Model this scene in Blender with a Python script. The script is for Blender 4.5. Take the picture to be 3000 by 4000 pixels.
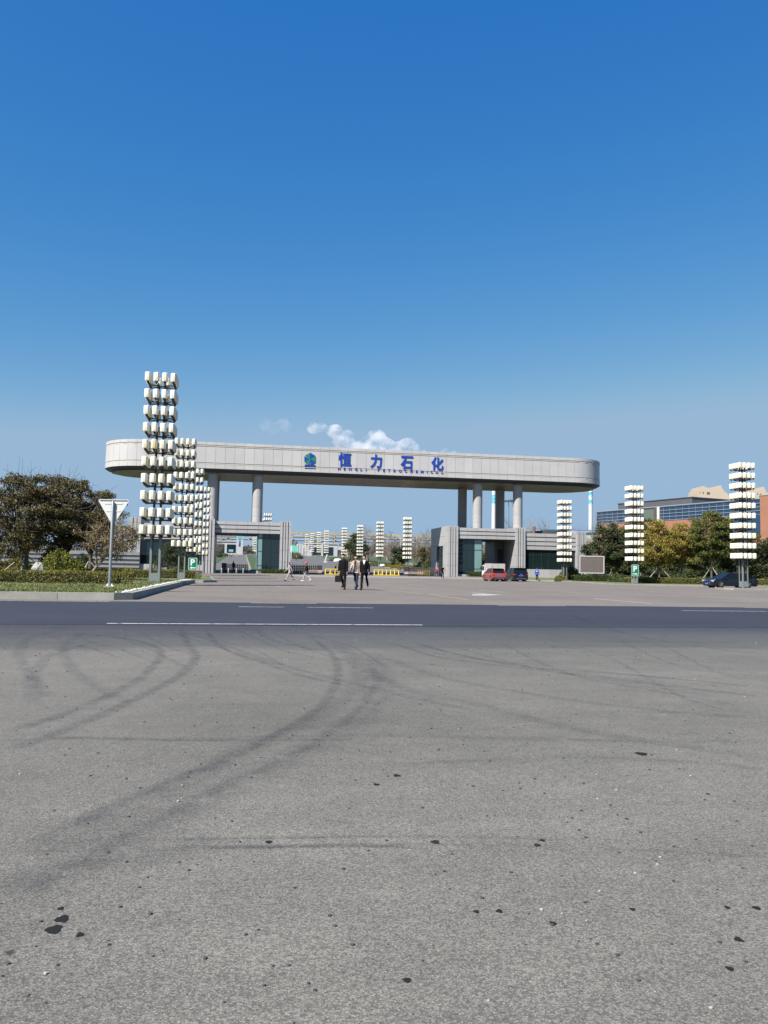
import bpy, bmesh, math, random
import numpy as np
from mathutils import Vector, Matrix
R = math.radians
rnd = random.Random(7)
S = bpy.context.scene
for o in list(bpy.data.objects): bpy.data.objects.remove(o)

# ---------------------------------------------------------------- camera
F, CX, CY = 3100.0, 1500.0, 2000.0
CAMZ = 1.08
cam_d = bpy.data.cameras.new('camera'); cam = bpy.data.objects.new('camera', cam_d)
S.collection.objects.link(cam); S.camera = cam
cam_d.sensor_fit = 'HORIZONTAL'; cam_d.sensor_width = 36.0; cam_d.lens = 36.0 * F / 3000.0
cam_d.clip_start = 0.1; cam_d.clip_end = 20000
PITCH = math.atan(222.0 / F); ROLL = 0.0175
CM = Matrix.Rotation(math.pi / 2 + PITCH, 3, 'X') @ Matrix.Rotation(ROLL, 3, 'Z')
cam.matrix_world = Matrix.Translation((0, 0, CAMZ)) @ CM.to_4x4()

# ---------------------------------------------------------------- sky and sun
SUN_EL, SUN_AZ = 47.0, 222.0         # azimuth from +Y clockwise: behind the camera, to the left
wd = bpy.data.worlds.new('World'); S.world = wd; wd.use_nodes = True
nt = wd.node_tree; bg = nt.nodes['Background']
sky = nt.nodes.new('ShaderNodeTexSky'); sky.sky_type = 'NISHITA'; sky.sun_disc = False
sky.sun_elevation = R(SUN_EL); sky.sun_rotation = R(SUN_AZ)
sky.altitude = 0; sky.air_density = 1.0; sky.dust_density = 0.0; sky.ozone_density = 3.0
# colour response per channel: deep blue overhead, soft pale blue towards the horizon
sp_ = nt.nodes.new('ShaderNodeSeparateColor'); cb_ = nt.nodes.new('ShaderNodeCombineColor'); nt.links.new(sky.outputs[0], sp_.inputs[0])
for i, (pw, ml, mx) in enumerate(((2.0, 0.0285, 0.215), (0.93, 0.086, 0.325), (0.37, 0.248, 0.455))):
    a_ = nt.nodes.new('ShaderNodeMath'); a_.operation = 'POWER'; a_.inputs[1].default_value = pw; nt.links.new(sp_.outputs[i], a_.inputs[0])
    m_ = nt.nodes.new('ShaderNodeMath'); m_.operation = 'MULTIPLY'; m_.inputs[1].default_value = ml * 7.2; nt.links.new(a_.outputs[0], m_.inputs[0])
    n_ = nt.nodes.new('ShaderNodeMath'); n_.operation = 'SMOOTH_MIN'; n_.inputs[1].default_value = mx * 7.2; n_.inputs[2].default_value = 0.36; nt.links.new(m_.outputs[0], n_.inputs[0]); nt.links.new(n_.outputs[0], cb_.inputs[i])
nt.links.new(cb_.outputs[0], bg.inputs[0]); bg.inputs[1].default_value = 0.1
sl = bpy.data.lights.new('sun', 'SUN'); sl.energy = 5.0; sl.angle = R(0.53); sl.color = (1.0, 0.95, 0.87)
sun = bpy.data.objects.new('sun', sl); S.collection.objects.link(sun)
sd = Vector((math.sin(R(SUN_AZ)) * math.cos(R(SUN_EL)), math.cos(R(SUN_AZ)) * math.cos(R(SUN_EL)), math.sin(R(SUN_EL))))
sun.rotation_euler = sd.to_track_quat('Z', 'Y').to_euler(); sun.location = sd * 100
S.view_settings.view_transform = 'Standard'; S.view_settings.look = 'None'
S.view_settings.exposure = 1.02; S.view_settings.gamma = 1.0
S.cycles.max_bounces = 6; S.cycles.volume_bounces = 5; S.cycles.transparent_max_bounces = 24
S.cycles.caustics_reflective = False; S.cycles.caustics_refractive = False
S.cycles.use_denoising = True

# ---------------------------------------------------------------- frames and helpers
GA = R(10.0); CA, SA = math.cos(GA), math.sin(GA); GY = 122.0     # gate frame: u along the gate, v away through it
def xy(u, v): return (u * CA - v * SA, GY + u * SA + v * CA)
def uv(x, y): y -= GY; return (x * CA + y * SA, -x * SA + y * CA)
SLOPE, V0, V1 = 0.0245, 8.0, 420.0
PROF = [(-75.0, 0.0), (-45.0, -0.2), (-18.0, -0.2), (-3.0, 0.0), (V0, 0.0), (V1, SLOPE * (V1 - V0))]    # the forecourt dips a little before the gate, the grounds rise behind it
def gz(u, v):
    if v <= PROF[0][0]: return 0.0
    for (a, za), (b, zb) in zip(PROF, PROF[1:]):
        if v <= b: return za + (zb - za) * (v - a) / (b - a)
    return PROF[-1][1]
KINKS = [p[0] for p in PROF]
def ray(px, py): return CM @ Vector(((px - CX) / F, -(py - CY) / F, -1))
def at_y(px, py, Y):                     # point seen at a pixel, Y metres ahead
    d = ray(px, py); t = Y / d.y; return Vector((d.x * t, Y, CAMZ + d.z * t))
def at_v(px, py, v):                     # point seen at a pixel on the plane v = const: returns u, v, z
    d = ray(px, py); t = (v + GY * CA) / (-d.x * SA + d.y * CA)
    u = uv(d.x * t, d.y * t)[0]; return (u, v, CAMZ + d.z * t)
def at_g(px, py, z=0.0):                 # point seen at a pixel on level ground z: returns u, v
    d = ray(px, py); f = lambda t: CAMZ + d.z * t - z - gz(*uv(d.x * t, d.y * t)); a = 0.5; b = a
    while f(b) > 0 and b < 900: a = b; b += 0.5
    for i in range(30):
        m_ = (a + b) / 2
        if f(m_) > 0: a = m_
        else: b = m_
    return uv(d.x * a, d.y * a)
def pos_d(px, Y, py=2230):
    p = at_y(px, py, Y); return p.x, p.y

def tag(o, label=None, cat=None, group=None, kind=None):
    if label: o['label'] = label
    if cat: o['category'] = cat
    if group: o['group'] = group
    if kind: o['kind'] = kind
    return o
def empty(name, loc, rz=0.0):
    o = bpy.data.objects.new(name, None); S.collection.objects.link(o)
    o.location = loc; o.rotation_euler = (0, 0, rz); o.empty_display_size = 0.3
    return o
def thing(name, label, cat, loc=(0, 0, 0), rz=0.0, group=None):
    return tag(empty(name, loc, rz), label, cat, group)
def gthing(name, label, cat, u=0, v=0, z=None, rz=0.0, group=None):
    x, y = xy(u, v); return thing(name, label, cat, (x, y, gz(u, v) if z is None else z), GA + rz, group)
def copy_tree(o, parent=None):
    c = o.copy(); S.collection.objects.link(c); c.parent = parent
    for ch in list(o.children): copy_tree(ch, c)
    return c

class MB:
    def __init__(s): s.v = []; s.f = []; s.m = []
    def add(s, vs, fs, m=0):
        b = len(s.v); s.v += [tuple(p) for p in vs]; s.f += [tuple(b + i for i in f) for f in fs]; s.m += [m] * len(fs)
        return s
    def box(s, x0, x1, y0, y1, z0, z1, m=0):
        return s.add([(x0,y0,z0),(x1,y0,z0),(x1,y1,z0),(x0,y1,z0),(x0,y0,z1),(x1,y0,z1),(x1,y1,z1),(x0,y1,z1)],
              [(0,3,2,1),(4,5,6,7),(0,1,5,4),(1,2,6,5),(2,3,7,6),(3,0,4,7)], m)
    def cbox(s, cx, cy, z0, sx, sy, h, rz=0, m=0):
        c, n = math.cos(rz), math.sin(rz); vs = []
        for z in (z0, z0 + h):
            for a, b in ((-1,-1),(1,-1),(1,1),(-1,1)):
                x, y = a * sx / 2, b * sy / 2; vs.append((cx + x * c - y * n, cy + x * n + y * c, z))
        return s.add(vs, [(0,3,2,1),(4,5,6,7),(0,1,5,4),(1,2,6,5),(2,3,7,6),(3,0,4,7)], m)
    def tube(s, pts, rs, n=8, m=0, caps=True):
        pts = [Vector(p) for p in pts]; k = len(pts)
        if not hasattr(rs, '__len__'): rs = [rs] * k
        vs = []; fs = []
        for i, p in enumerate(pts):
            d = (pts[min(i + 1, k - 1)] - pts[max(i - 1, 0)]).normalized()
            a = d.cross(Vector((0, 0, 1)) if abs(d.z) < 0.9 else Vector((1, 0, 0))).normalized(); b = d.cross(a)
            for j in range(n):
                t = 2 * math.pi * j / n; vs.append(p + (a * math.cos(t) + b * math.sin(t)) * rs[i])
        for i in range(k - 1):
            for j in range(n):
                q = (j + 1) % n; fs.append((i*n+j, (i+1)*n+j, (i+1)*n+q, i*n+q))
        if caps: fs += [tuple(range(n)), tuple(range((k-1)*n, k*n))[::-1]]
        return s.add(vs, fs, m)
    def cyl(s, x, y, z0, z1, r0, r1=None, n=16, m=0):
        return s.tube([(x, y, z0), (x, y, z1)], [r0, r0 if r1 is None else r1], n, m)
    def lathe(s, prof, n=16, m=0, c=(0, 0, 0), sx=1, sy=1):
        vs = []; fs = []; k = len(prof)
        for r, z in prof:
            for j in range(n):
                t = 2 * math.pi * j / n; vs.append((c[0] + r * sx * math.cos(t), c[1] + r * sy * math.sin(t), c[2] + z))
        for i in range(k - 1):
            for j in range(n):
                q = (j + 1) % n; fs.append((i*n+j, i*n+q, (i+1)*n+q, (i+1)*n+j))
        fs += [tuple(range(n))[::-1], tuple(range((k-1)*n, k*n))]
        return s.add(vs, fs, m)
    def prism(s, poly, z0, z1, m=0):
        n = len(poly); zf = (lambda q, z: z(q) if callable(z) else z)
        vs = [(p[0], p[1], zf(p, z0)) for p in poly] + [(p[0], p[1], zf(p, z1)) for p in poly]
        return s.add(vs, [tuple(range(n))[::-1], tuple(range(n, 2*n))] + [(i, (i+1) % n, n + (i+1) % n, n + i) for i in range(n)], m)
    def xprism(s, poly, y0, y1, m=0, y0s=1, top=None):   # polygon in x,z extruded along y
        n = len(poly); vs = [(p[0], y0, p[1]) for p in poly] + [(p[0], y1, p[1]) for p in poly]
        return s.add(vs, [tuple(range(n)), tuple(range(n, 2*n))[::-1]] + [(i, n + i, n + (i+1) % n, (i+1) % n) for i in range(n)], m)
    def ball(s, c, rx, ry, rz, n=12, k=8, m=0, jit=0, rd=None):
        vs = [(c[0], c[1], c[2] - rz)]; fs = []
        for i in range(1, k):
            ph = math.pi * i / k - math.pi / 2
            for j in range(n):
                t = 2 * math.pi * j / n; q = 1 + (rd.uniform(-jit, jit) if rd else 0)
                vs.append((c[0] + rx*q*math.cos(ph)*math.cos(t), c[1] + ry*q*math.cos(ph)*math.sin(t), c[2] + rz*q*math.sin(ph)))
        vs.append((c[0], c[1], c[2] + rz)); L = len(vs) - 1
        for j in range(n):
            q = (j + 1) % n; fs.append((0, 1 + q, 1 + j)); b = 1 + (k - 2) * n; fs.append((L, b + j, b + q))
            for i in range(k - 2):
                a = 1 + i * n; fs.append((a + j, a + q, a + n + q, a + n + j))
        return s.add(vs, fs, m)
    def quads(s, arr, m=0):              # arr: (n,4,3)
        b = len(s.v); n = len(arr); s.v += [tuple(p) for p in arr.reshape(-1, 3).tolist()]
        s.f += [(b+4*i, b+4*i+1, b+4*i+2, b+4*i+3) for i in range(n)]; s.m += [m] * n
        return s
    def build(s, name, mats, parent=None, smooth=False, loc=None, rz=None, fix=True):
        me = bpy.data.meshes.new(name); me.from_pydata(s.v, [], s.f)
        if not isinstance(mats, (list, tuple)): mats = [mats]
        for q in mats: me.materials.append(q)
        if len(mats) > 1: me.polygons.foreach_set('material_index', s.m)
        if fix:
            bm = bmesh.new(); bm.from_mesh(me); bmesh.ops.recalc_face_normals(bm, faces=bm.faces); bm.to_mesh(me); bm.free()
        if smooth:
            me.polygons.foreach_set('use_smooth', [True] * len(me.polygons))
            if smooth != 'all': me.set_sharp_from_angle(angle=R(40))
        me.update()
        o = bpy.data.objects.new(name, me); S.collection.objects.link(o); o.parent = parent
        if loc is not None: o.location = loc
        if rz is not None: o.rotation_euler = (0, 0, rz)
        return o
def gbuild(mb, name, mats, smooth=False, z=0):     # built in gate coordinates, top level
    return mb.build(name, mats, None, smooth, (0, GY, z), GA)

# ---------------------------------------------------------------- materials
KA = 0.72      # keeps the paints at measured, not apparent, brightness
def mat(name, col, rough=0.6, metal=0.0, var=0.0, vs=6.0, spec=0.5, emis=None, bump=0.0, bs=40.0, coat=0.0, vari=0.0):
    col = tuple(c * KA for c in col); m = bpy.data.materials.new(name); m.use_nodes = True; t = m.node_tree; b = t.nodes['Principled BSDF']
    b.inputs['Base Color'].default_value = (*col, 1); b.inputs['Roughness'].default_value = rough
    b.inputs['Metallic'].default_value = metal; b.inputs['Specular IOR Level'].default_value = spec
    b.inputs['Coat Weight'].default_value = coat
    if var or vari:
        tc = t.nodes.new('ShaderNodeTexCoord'); n = t.nodes.new('ShaderNodeTexNoise')
        n.inputs['Scale'].default_value = vs; n.inputs['Detail'].default_value = 6; n.inputs['Roughness'].default_value = 0.65
        t.links.new(tc.outputs['Object'], n.inputs['Vector'])
        mr = t.nodes.new('ShaderNodeMapRange'); mr.inputs['From Min'].default_value = 0.25; mr.inputs['From Max'].default_value = 0.75
        mr.inputs['To Min'].default_value = 1 - var; mr.inputs['To Max'].default_value = 1 + var
        t.links.new(n.outputs['Fac'], mr.inputs['Value'])
        src = mr.outputs[0]
        if vari:
            g = t.nodes.new('ShaderNodeNewGeometry'); r2 = t.nodes.new('ShaderNodeMapRange')
            r2.inputs['To Min'].default_value = 1 - vari; r2.inputs['To Max'].default_value = 1 + vari
            t.links.new(g.outputs['Random Per Island'], r2.inputs['Value'])
            mu = t.nodes.new('ShaderNodeMath'); mu.operation = 'MULTIPLY'; t.links.new(src, mu.inputs[0]); t.links.new(r2.outputs[0], mu.inputs[1]); src = mu.outputs[0]
        vm = t.nodes.new('ShaderNodeVectorMath'); vm.operation = 'SCALE'; vm.inputs[0].default_value = col
        t.links.new(src, vm.inputs['Scale']); t.links.new(vm.outputs[0], b.inputs['Base Color'])
    if bump:
        tc = t.nodes.new('ShaderNodeTexCoord'); n = t.nodes.new('ShaderNodeTexNoise'); n.inputs['Scale'].default_value = bs; n.inputs['Detail'].default_value = 4
        t.links.new(tc.outputs['Object'], n.inputs['Vector']); bp = t.nodes.new('ShaderNodeBump'); bp.inputs['Strength'].default_value = bump
        t.links.new(n.outputs['Fac'], bp.inputs['Height']); t.links.new(bp.outputs[0], b.inputs['Normal'])
    if emis: b.inputs['Emission Color'].default_value = (*emis[0], 1); b.inputs['Emission Strength'].default_value = emis[1]
    return m
def leafmat(name, cols, trans=0.25, rough=0.55):
    m = bpy.data.materials.new(name); m.use_nodes = True; t = m.node_tree; b = t.nodes['Principled BSDF']
    g = t.nodes.new('ShaderNodeNewGeometry'); cr = t.nodes.new('ShaderNodeValToRGB'); cr.color_ramp.interpolation = 'LINEAR'
    e = cr.color_ramp.elements
    while len(e) < len(cols): e.new(0.5)
    for i, c in enumerate(cols): e[i].position = i / (len(cols) - 1); e[i].color = (*[q * KA for q in c], 1)
    tc = t.nodes.new('ShaderNodeTexCoord'); n = t.nodes.new('ShaderNodeTexNoise'); n.inputs['Scale'].default_value = 1.1; n.inputs['Detail'].default_value = 2
    t.links.new(tc.outputs['Object'], n.inputs['Vector'])
    a = t.nodes.new('ShaderNodeMath'); a.operation = 'MULTIPLY_ADD'; a.inputs[1].default_value = 0.62
    s2 = t.nodes.new('ShaderNodeMapRange'); s2.inputs['From Min'].default_value = 0.3; s2.inputs['From Max'].default_value = 0.7; s2.inputs['To Min'].default_value = 0; s2.inputs['To Max'].default_value = 0.38
    t.links.new(n.outputs['Fac'], s2.inputs['Value'])
    t.links.new(g.outputs['Random Per Island'], a.inputs[0]); t.links.new(s2.outputs[0], a.inputs[2])
    t.links.new(a.outputs[0], cr.inputs['Fac']); t.links.new(cr.outputs[0], b.inputs['Base Color'])
    b.inputs['Roughness'].default_value = rough; b.inputs['Specular IOR Level'].default_value = 0.3
    tr = t.nodes.new('ShaderNodeBsdfTranslucent'); t.links.new(cr.outputs[0], tr.inputs['Color'])
    mx = t.nodes.new('ShaderNodeMixShader'); mx.inputs[0].default_value = trans
    out = t.nodes['Material Output']; t.links.new(b.outputs[0], mx.inputs[1]); t.links.new(tr.outputs[0], mx.inputs[2]); t.links.new(mx.outputs[0], out.inputs['Surface'])
    return m

M = {}
M['panel'] = mat('panel', (0.56, 0.545, 0.545), 0.40, 0.0, 0.06, 0.5, vari=0.05)
M['panel_lodge'] = mat('panel_lodge', (0.455, 0.445, 0.45), 0.45, 0.0, 0.07, 0.5, vari=0.05)
M['groove'] = mat('groove', (0.24, 0.24, 0.24), 0.7)
M['ledge'] = mat('ledge', (0.66, 0.61, 0.53), 0.4)
M['soffit'] = mat('soffit', (0.28, 0.215, 0.165), 0.45, 0.1, 0.12, 0.5, vari=0.08)
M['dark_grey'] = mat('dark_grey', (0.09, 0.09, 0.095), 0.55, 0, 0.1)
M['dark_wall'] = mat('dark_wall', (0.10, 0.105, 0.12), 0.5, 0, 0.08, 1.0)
M['glass'] = mat('glass', (0.012, 0.025, 0.027), 0.03, 0, spec=0.7)
M['glass_pale'] = mat('glass_pale', (0.20, 0.34, 0.33), 0.06, spec=0.7)  # light showing through the booth panes is put into this paler colour
M['frame_dark'] = mat('frame_dark', (0.025, 0.04, 0.042), 0.4)
M['blue'] = mat('blue', (0.012, 0.06, 0.42), 0.35)
M['green_logo'] = mat('green_logo', (0.01, 0.27, 0.13), 0.35)
M['black'] = mat('black', (0.022, 0.022, 0.025), 0.45)
M['leg'] = mat('leg', (0.24, 0.27, 0.265), 0.5, 0.1, 0.05)
M['kerb'] = mat('kerb', (0.32, 0.31, 0.28), 0.8, 0, 0.18, 3.0, vari=0.1, bump=0.15)
M['stone_white'] = mat('stone_white', (0.75, 0.74, 0.70), 0.8, 0, 0.15, 8)
M['white'] = mat('white', (0.78, 0.78, 0.76), 0.5, 0, 0.05)
M['line_paint'] = None
M['paint_worn'] = mat('paint_worn', (0.44, 0.43, 0.42), 0.7, 0, 0.25, 5)
M['yellow_worn'] = mat('yellow_worn', (0.40, 0.30, 0.17), 0.7, 0, 0.2, 5)
M['yellow'] = mat('yellow', (0.72, 0.52, 0.02), 0.4, 0, 0.08)
M['galv'] = mat('galv', (0.34, 0.36, 0.38), 0.4, 0.5, 0.08)
M['sign_back'] = mat('sign_back', (0.74, 0.74, 0.72), 0.45, 0.1, 0.04)
M['sign_green'] = mat('sign_green', (0.0, 0.21, 0.13), 0.35)
M['wood'] = mat('wood', (0.36, 0.33, 0.29), 0.8, 0, 0.2)
M['bark'] = mat('bark', (0.11, 0.085, 0.065), 0.85, 0, 0.25, 12)
M['bark_pale'] = mat('bark_pale', (0.27, 0.22, 0.17), 0.85, 0, 0.25, 12)
M['skin'] = mat('skin', (0.50, 0.29, 0.20), 0.5)
M['hair'] = mat('hair', (0.012, 0.010, 0.010), 0.45)
M['rock'] = mat('rock', (0.34, 0.33, 0.29), 0.8, 0, 0.25, 2.5, bump=0.4, bs=4)

def lantern_mat():
    m = bpy.data.materials.new('lantern_plastic'); m.use_nodes = True; t = m.node_tree; b = t.nodes['Principled BSDF']
    g = t.nodes.new('ShaderNodeNewGeometry'); oi = t.nodes.new('ShaderNodeObjectInfo')
    a = t.nodes.new('ShaderNodeMath'); a.operation = 'ADD'; f = t.nodes.new('ShaderNodeMath'); f.operation = 'FRACT'
    t.links.new(g.outputs['Random Per Island'], a.inputs[0]); t.links.new(oi.outputs['Random'], a.inputs[1]); t.links.new(a.outputs[0], f.inputs[0])
    cr = t.nodes.new('ShaderNodeValToRGB'); e = cr.color_ramp.elements
    for q in range(3): e.new(0.5)
    for i, (p, c) in enumerate([(0, (0.86, 0.86, 0.84)), (0.3, (0.86, 0.84, 0.75)), (0.75, (0.84, 0.80, 0.66)), (0.97, (0.82, 0.75, 0.55)), (1.0, (0.78, 0.62, 0.30))]):
        e[i].position = p; e[i].color = (*[q * 0.88 for q in c], 1)
    t.links.new(f.outputs[0], cr.inputs['Fac']); t.links.new(cr.outputs[0], b.inputs['Base Color'])
    b.inputs['Roughness'].default_value = 0.35
    tr = t.nodes.new('ShaderNodeBsdfTranslucent'); t.links.new(cr.outputs[0], tr.inputs['Color'])
    mx = t.nodes.new('ShaderNodeMixShader'); mx.inputs[0].default_value = 0.18
    out = t.nodes['Material Output']; t.links.new(b.outputs[0], mx.inputs[1]); t.links.new(tr.outputs[0], mx.inputs[2]); t.links.new(mx.outputs[0], out.inputs['Surface'])
    return m
M['lantern'] = lantern_mat()

# ground materials -------------------------------------------------
def asphalt(name, base, amp=0.35, dark=None, seam=None):
    base = tuple(c * KA for c in base); dark = dark and tuple(c * KA for c in dark)
    m = bpy.data.materials.new(name); m.use_nodes = True; t = m.node_tree; b = t.nodes['Principled BSDF']; L = t.links.new
    N = t.nodes.new; tc = N('ShaderNodeTexCoord')
    def noise(sc, det=3, ro=0.6, vec=None):
        n = N('ShaderNodeTexNoise'); n.inputs['Scale'].default_value = sc; n.inputs['Detail'].default_value = det; n.inputs['Roughness'].default_value = ro
        L(vec or tc.outputs['Object'], n.inputs['Vector']); return n.outputs['Fac']
    def mr(v, a, bb, c, d):
        n = N('ShaderNodeMapRange'); n.inputs['From Min'].default_value = a; n.inputs['From Max'].default_value = bb; n.inputs['To Min'].default_value = c; n.inputs['To Max'].default_value = d
        L(v, n.inputs['Value']); return n.outputs[0]
    def mul(a, c, op='MULTIPLY'):
        n = N('ShaderNodeMath'); n.operation = op; L(a, n.inputs[0])
        if hasattr(c, 'links'): L(c, n.inputs[1])
        else: n.inputs[1].default_value = c
        return n.outputs[0]
    vo = N('ShaderNodeTexVoronoi'); vo.inputs['Scale'].default_value = 165; L(tc.outputs['Object'], vo.inputs['Vector'])
    sep = N('ShaderNodeSeparateColor'); L(vo.outputs['Color'], sep.inputs[0])
    stones = mr(sep.outputs[0], 0, 1, 1 - amp, 1 + amp)
    gap = mr(vo.outputs['Distance'], 0.25, 0.75, 1.08, 0.72)
    fine = mr(noise(330, 2), 0.35, 0.65, 1 - amp * 0.8, 1 + amp * 0.8)
    big = mr(noise(0.22, 5, 0.6), 0.3, 0.7, 0.84, 1.12)
    mid = mul(mr(noise(2.3, 5, 0.7), 0.3, 0.7, 0.90, 1.09), mr(noise(14, 3, 0.7), 0.3, 0.7, 0.93, 1.07))
    # streaks worn along the direction of travel
    mp = N('ShaderNodeMapping'); mp.inputs['Scale'].default_value = (0.12, 1.1, 1); L(tc.outputs['Object'], mp.inputs['Vector'])
    st = mr(noise(1.6, 5, 0.65, mp.outputs[0]), 0.3, 0.7, 0.91, 1.07)
    v = mul(mul(mul(mul(mul(stones, gap), fine), big), mid), st)
    # dropped oil spots
    v2 = N('ShaderNodeTexVoronoi'); v2.inputs['Scale'].default_value = 1.7; v2.inputs['Randomness'].default_value = 1.0
    nd = N('ShaderNodeTexNoise'); nd.inputs['Scale'].default_value = 26; L(tc.outputs['Object'], nd.inputs['Vector'])
    va = N('ShaderNodeVectorMath'); va.operation = 'MULTIPLY_ADD'; va.inputs[1].default_value = (0.05, 0.05, 0); L(nd.outputs['Color'], va.inputs[0]); L(tc.outputs['Object'], va.inputs[2])
    L(va.outputs[0], v2.inputs['Vector']); s2 = N('ShaderNodeSeparateColor'); L(v2.outputs['Color'], s2.inputs[0])
    rad = mr(s2.outputs[1], 0.55, 1.0, 0.0, 0.045); df = mul(v2.outputs['Distance'], rad, 'SUBTRACT')
    spot = mr(df, -0.004, 0.008, 0.34, 1.0)
    v = mul(v, spot)
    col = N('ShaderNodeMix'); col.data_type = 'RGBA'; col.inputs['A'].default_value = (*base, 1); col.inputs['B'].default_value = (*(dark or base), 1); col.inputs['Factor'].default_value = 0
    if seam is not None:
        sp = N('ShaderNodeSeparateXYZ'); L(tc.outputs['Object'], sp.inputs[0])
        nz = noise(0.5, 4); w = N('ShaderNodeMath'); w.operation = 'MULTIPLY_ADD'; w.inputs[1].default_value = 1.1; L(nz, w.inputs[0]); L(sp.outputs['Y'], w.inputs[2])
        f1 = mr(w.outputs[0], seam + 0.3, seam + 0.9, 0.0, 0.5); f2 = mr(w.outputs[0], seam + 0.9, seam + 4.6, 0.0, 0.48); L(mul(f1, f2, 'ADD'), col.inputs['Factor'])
    vm = N('ShaderNodeVectorMath'); vm.operation = 'SCALE'; L(col.outputs['Result'], vm.inputs[0]); L(v, vm.inputs['Scale'])
    L(vm.outputs[0], b.inputs['Base Color']); b.inputs['Roughness'].default_value = 0.85; b.inputs['Specular IOR Level'].default_value = 0.25
    bp = N('ShaderNodeBump'); bp.inputs['Strength'].default_value = 0.35; bp.inputs['Distance'].default_value = 0.004
    L(vo.outputs['Distance'], bp.inputs['Height']); L(bp.outputs[0], b.inputs['Normal'])
    return m
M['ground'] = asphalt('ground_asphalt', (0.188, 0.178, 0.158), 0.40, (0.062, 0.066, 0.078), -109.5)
M['road'] = asphalt('new_asphalt', (0.044, 0.050, 0.069), 0.2)
M['apron'] = asphalt('apron_paving', (0.230, 0.200, 0.177), 0.12)
M['inner'] = asphalt('inner_road_surface', (0.17, 0.165, 0.165), 0.1)
M['path'] = mat('pale_paving', (0.40, 0.37, 0.34), 0.8, 0, 0.12, 1.0)
M['lawn'] = mat('lawn_grass', (0.13, 0.155, 0.05), 0.9, 0, 0.35, 2.2, bump=0.5, bs=60)
M['lawn2'] = mat('inner_lawn_grass', (0.045, 0.085, 0.022), 0.9, 0, 0.2, 1.2)
M['dry_cover'] = mat('dry_ground_cover', (0.17, 0.15, 0.06), 0.9, 0, 0.3, 3)
M['soil'] = mat('far_soil', (0.16, 0.14, 0.10), 0.9, 0, 0.2, 0.05)

def worn_paint(name, c1_, c2_):
    m = mat(name, c1_, 0.7); t = m.node_tree; N = t.nodes.new; tc = N('ShaderNodeTexCoord'); n = N('ShaderNodeTexNoise'); n.inputs['Scale'].default_value = 9; n.inputs['Detail'].default_value = 8; n.inputs['Roughness'].default_value = .8
    t.links.new(tc.outputs['Object'], n.inputs['Vector']); cr = N('ShaderNodeValToRGB'); cr.color_ramp.elements[0].position = .40; cr.color_ramp.elements[1].position = .50
    cr.color_ramp.elements[0].color = (*[q * KA for q in c2_], 1); cr.color_ramp.elements[1].color = (*[q * KA for q in c1_], 1); t.links.new(n.outputs['Fac'], cr.inputs[0]); t.links.new(cr.outputs[0], t.nodes['Principled BSDF'].inputs['Base Color']); return m
M['line_paint'] = worn_paint('line_paint', (.66, .66, .64), (.09, .10, .12))
# ---------------------------------------------------------------- ground sheets
def drape(name, polys, m, z):
    # flat polygons in gate coordinates, cut where the ground changes slope and laid onto it
    bm = bmesh.new()
    for p in polys: bm.faces.new([bm.verts.new((q[0], q[1], 0)) for q in p])
    for k in KINKS: bmesh.ops.bisect_plane(bm, geom=bm.verts[:] + bm.edges[:] + bm.faces[:], plane_co=(0, k, 0), plane_no=(0, 1, 0))
    for w in bm.verts: w.co.z = gz(w.co.x, w.co.y) + z
    bm.normal_update()
    for f in bm.faces:
        if f.normal.z < 0: f.normal_flip()
    me = bpy.data.meshes.new(name); bm.to_mesh(me); bm.free(); me.materials.append(m)
    o = bpy.data.objects.new(name, me); S.collection.objects.link(o); o.location = (0, GY, 0); o.rotation_euler = (0, 0, GA); return o
def gsheet(name, polys, m, z=0.0, kind='structure', label=None, cat=None):
    o = drape(name, polys, m, z); o['kind'] = kind
    if label: tag(o, label, cat)
    return o
def vsplit(u0, u1, v0, v1):
    cuts = [v0] + [c for c in (V0, V1) if v0 < c < v1] + [v1]
    return [[(u0, a), (u1, a), (u1, b), (u0, b)] for a, b in zip(cuts, cuts[1:])]
g = []
g.append([(-6000, -400), (6000, -400), (6000, 9000), (-6000, 9000)])
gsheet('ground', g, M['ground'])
gsheet('road', [[(-400, -105.3), (400, -105.3), (400, -96.0), (-400, -96.0)]], M['road'], 0.004)
gsheet('plaza', vsplit(-240, 300, -96.0, 30), M['apron'], 0.005)
gsheet('far_ground', vsplit(-900, 1200, 30, 2500), M['soil'], 0.004)
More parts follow.
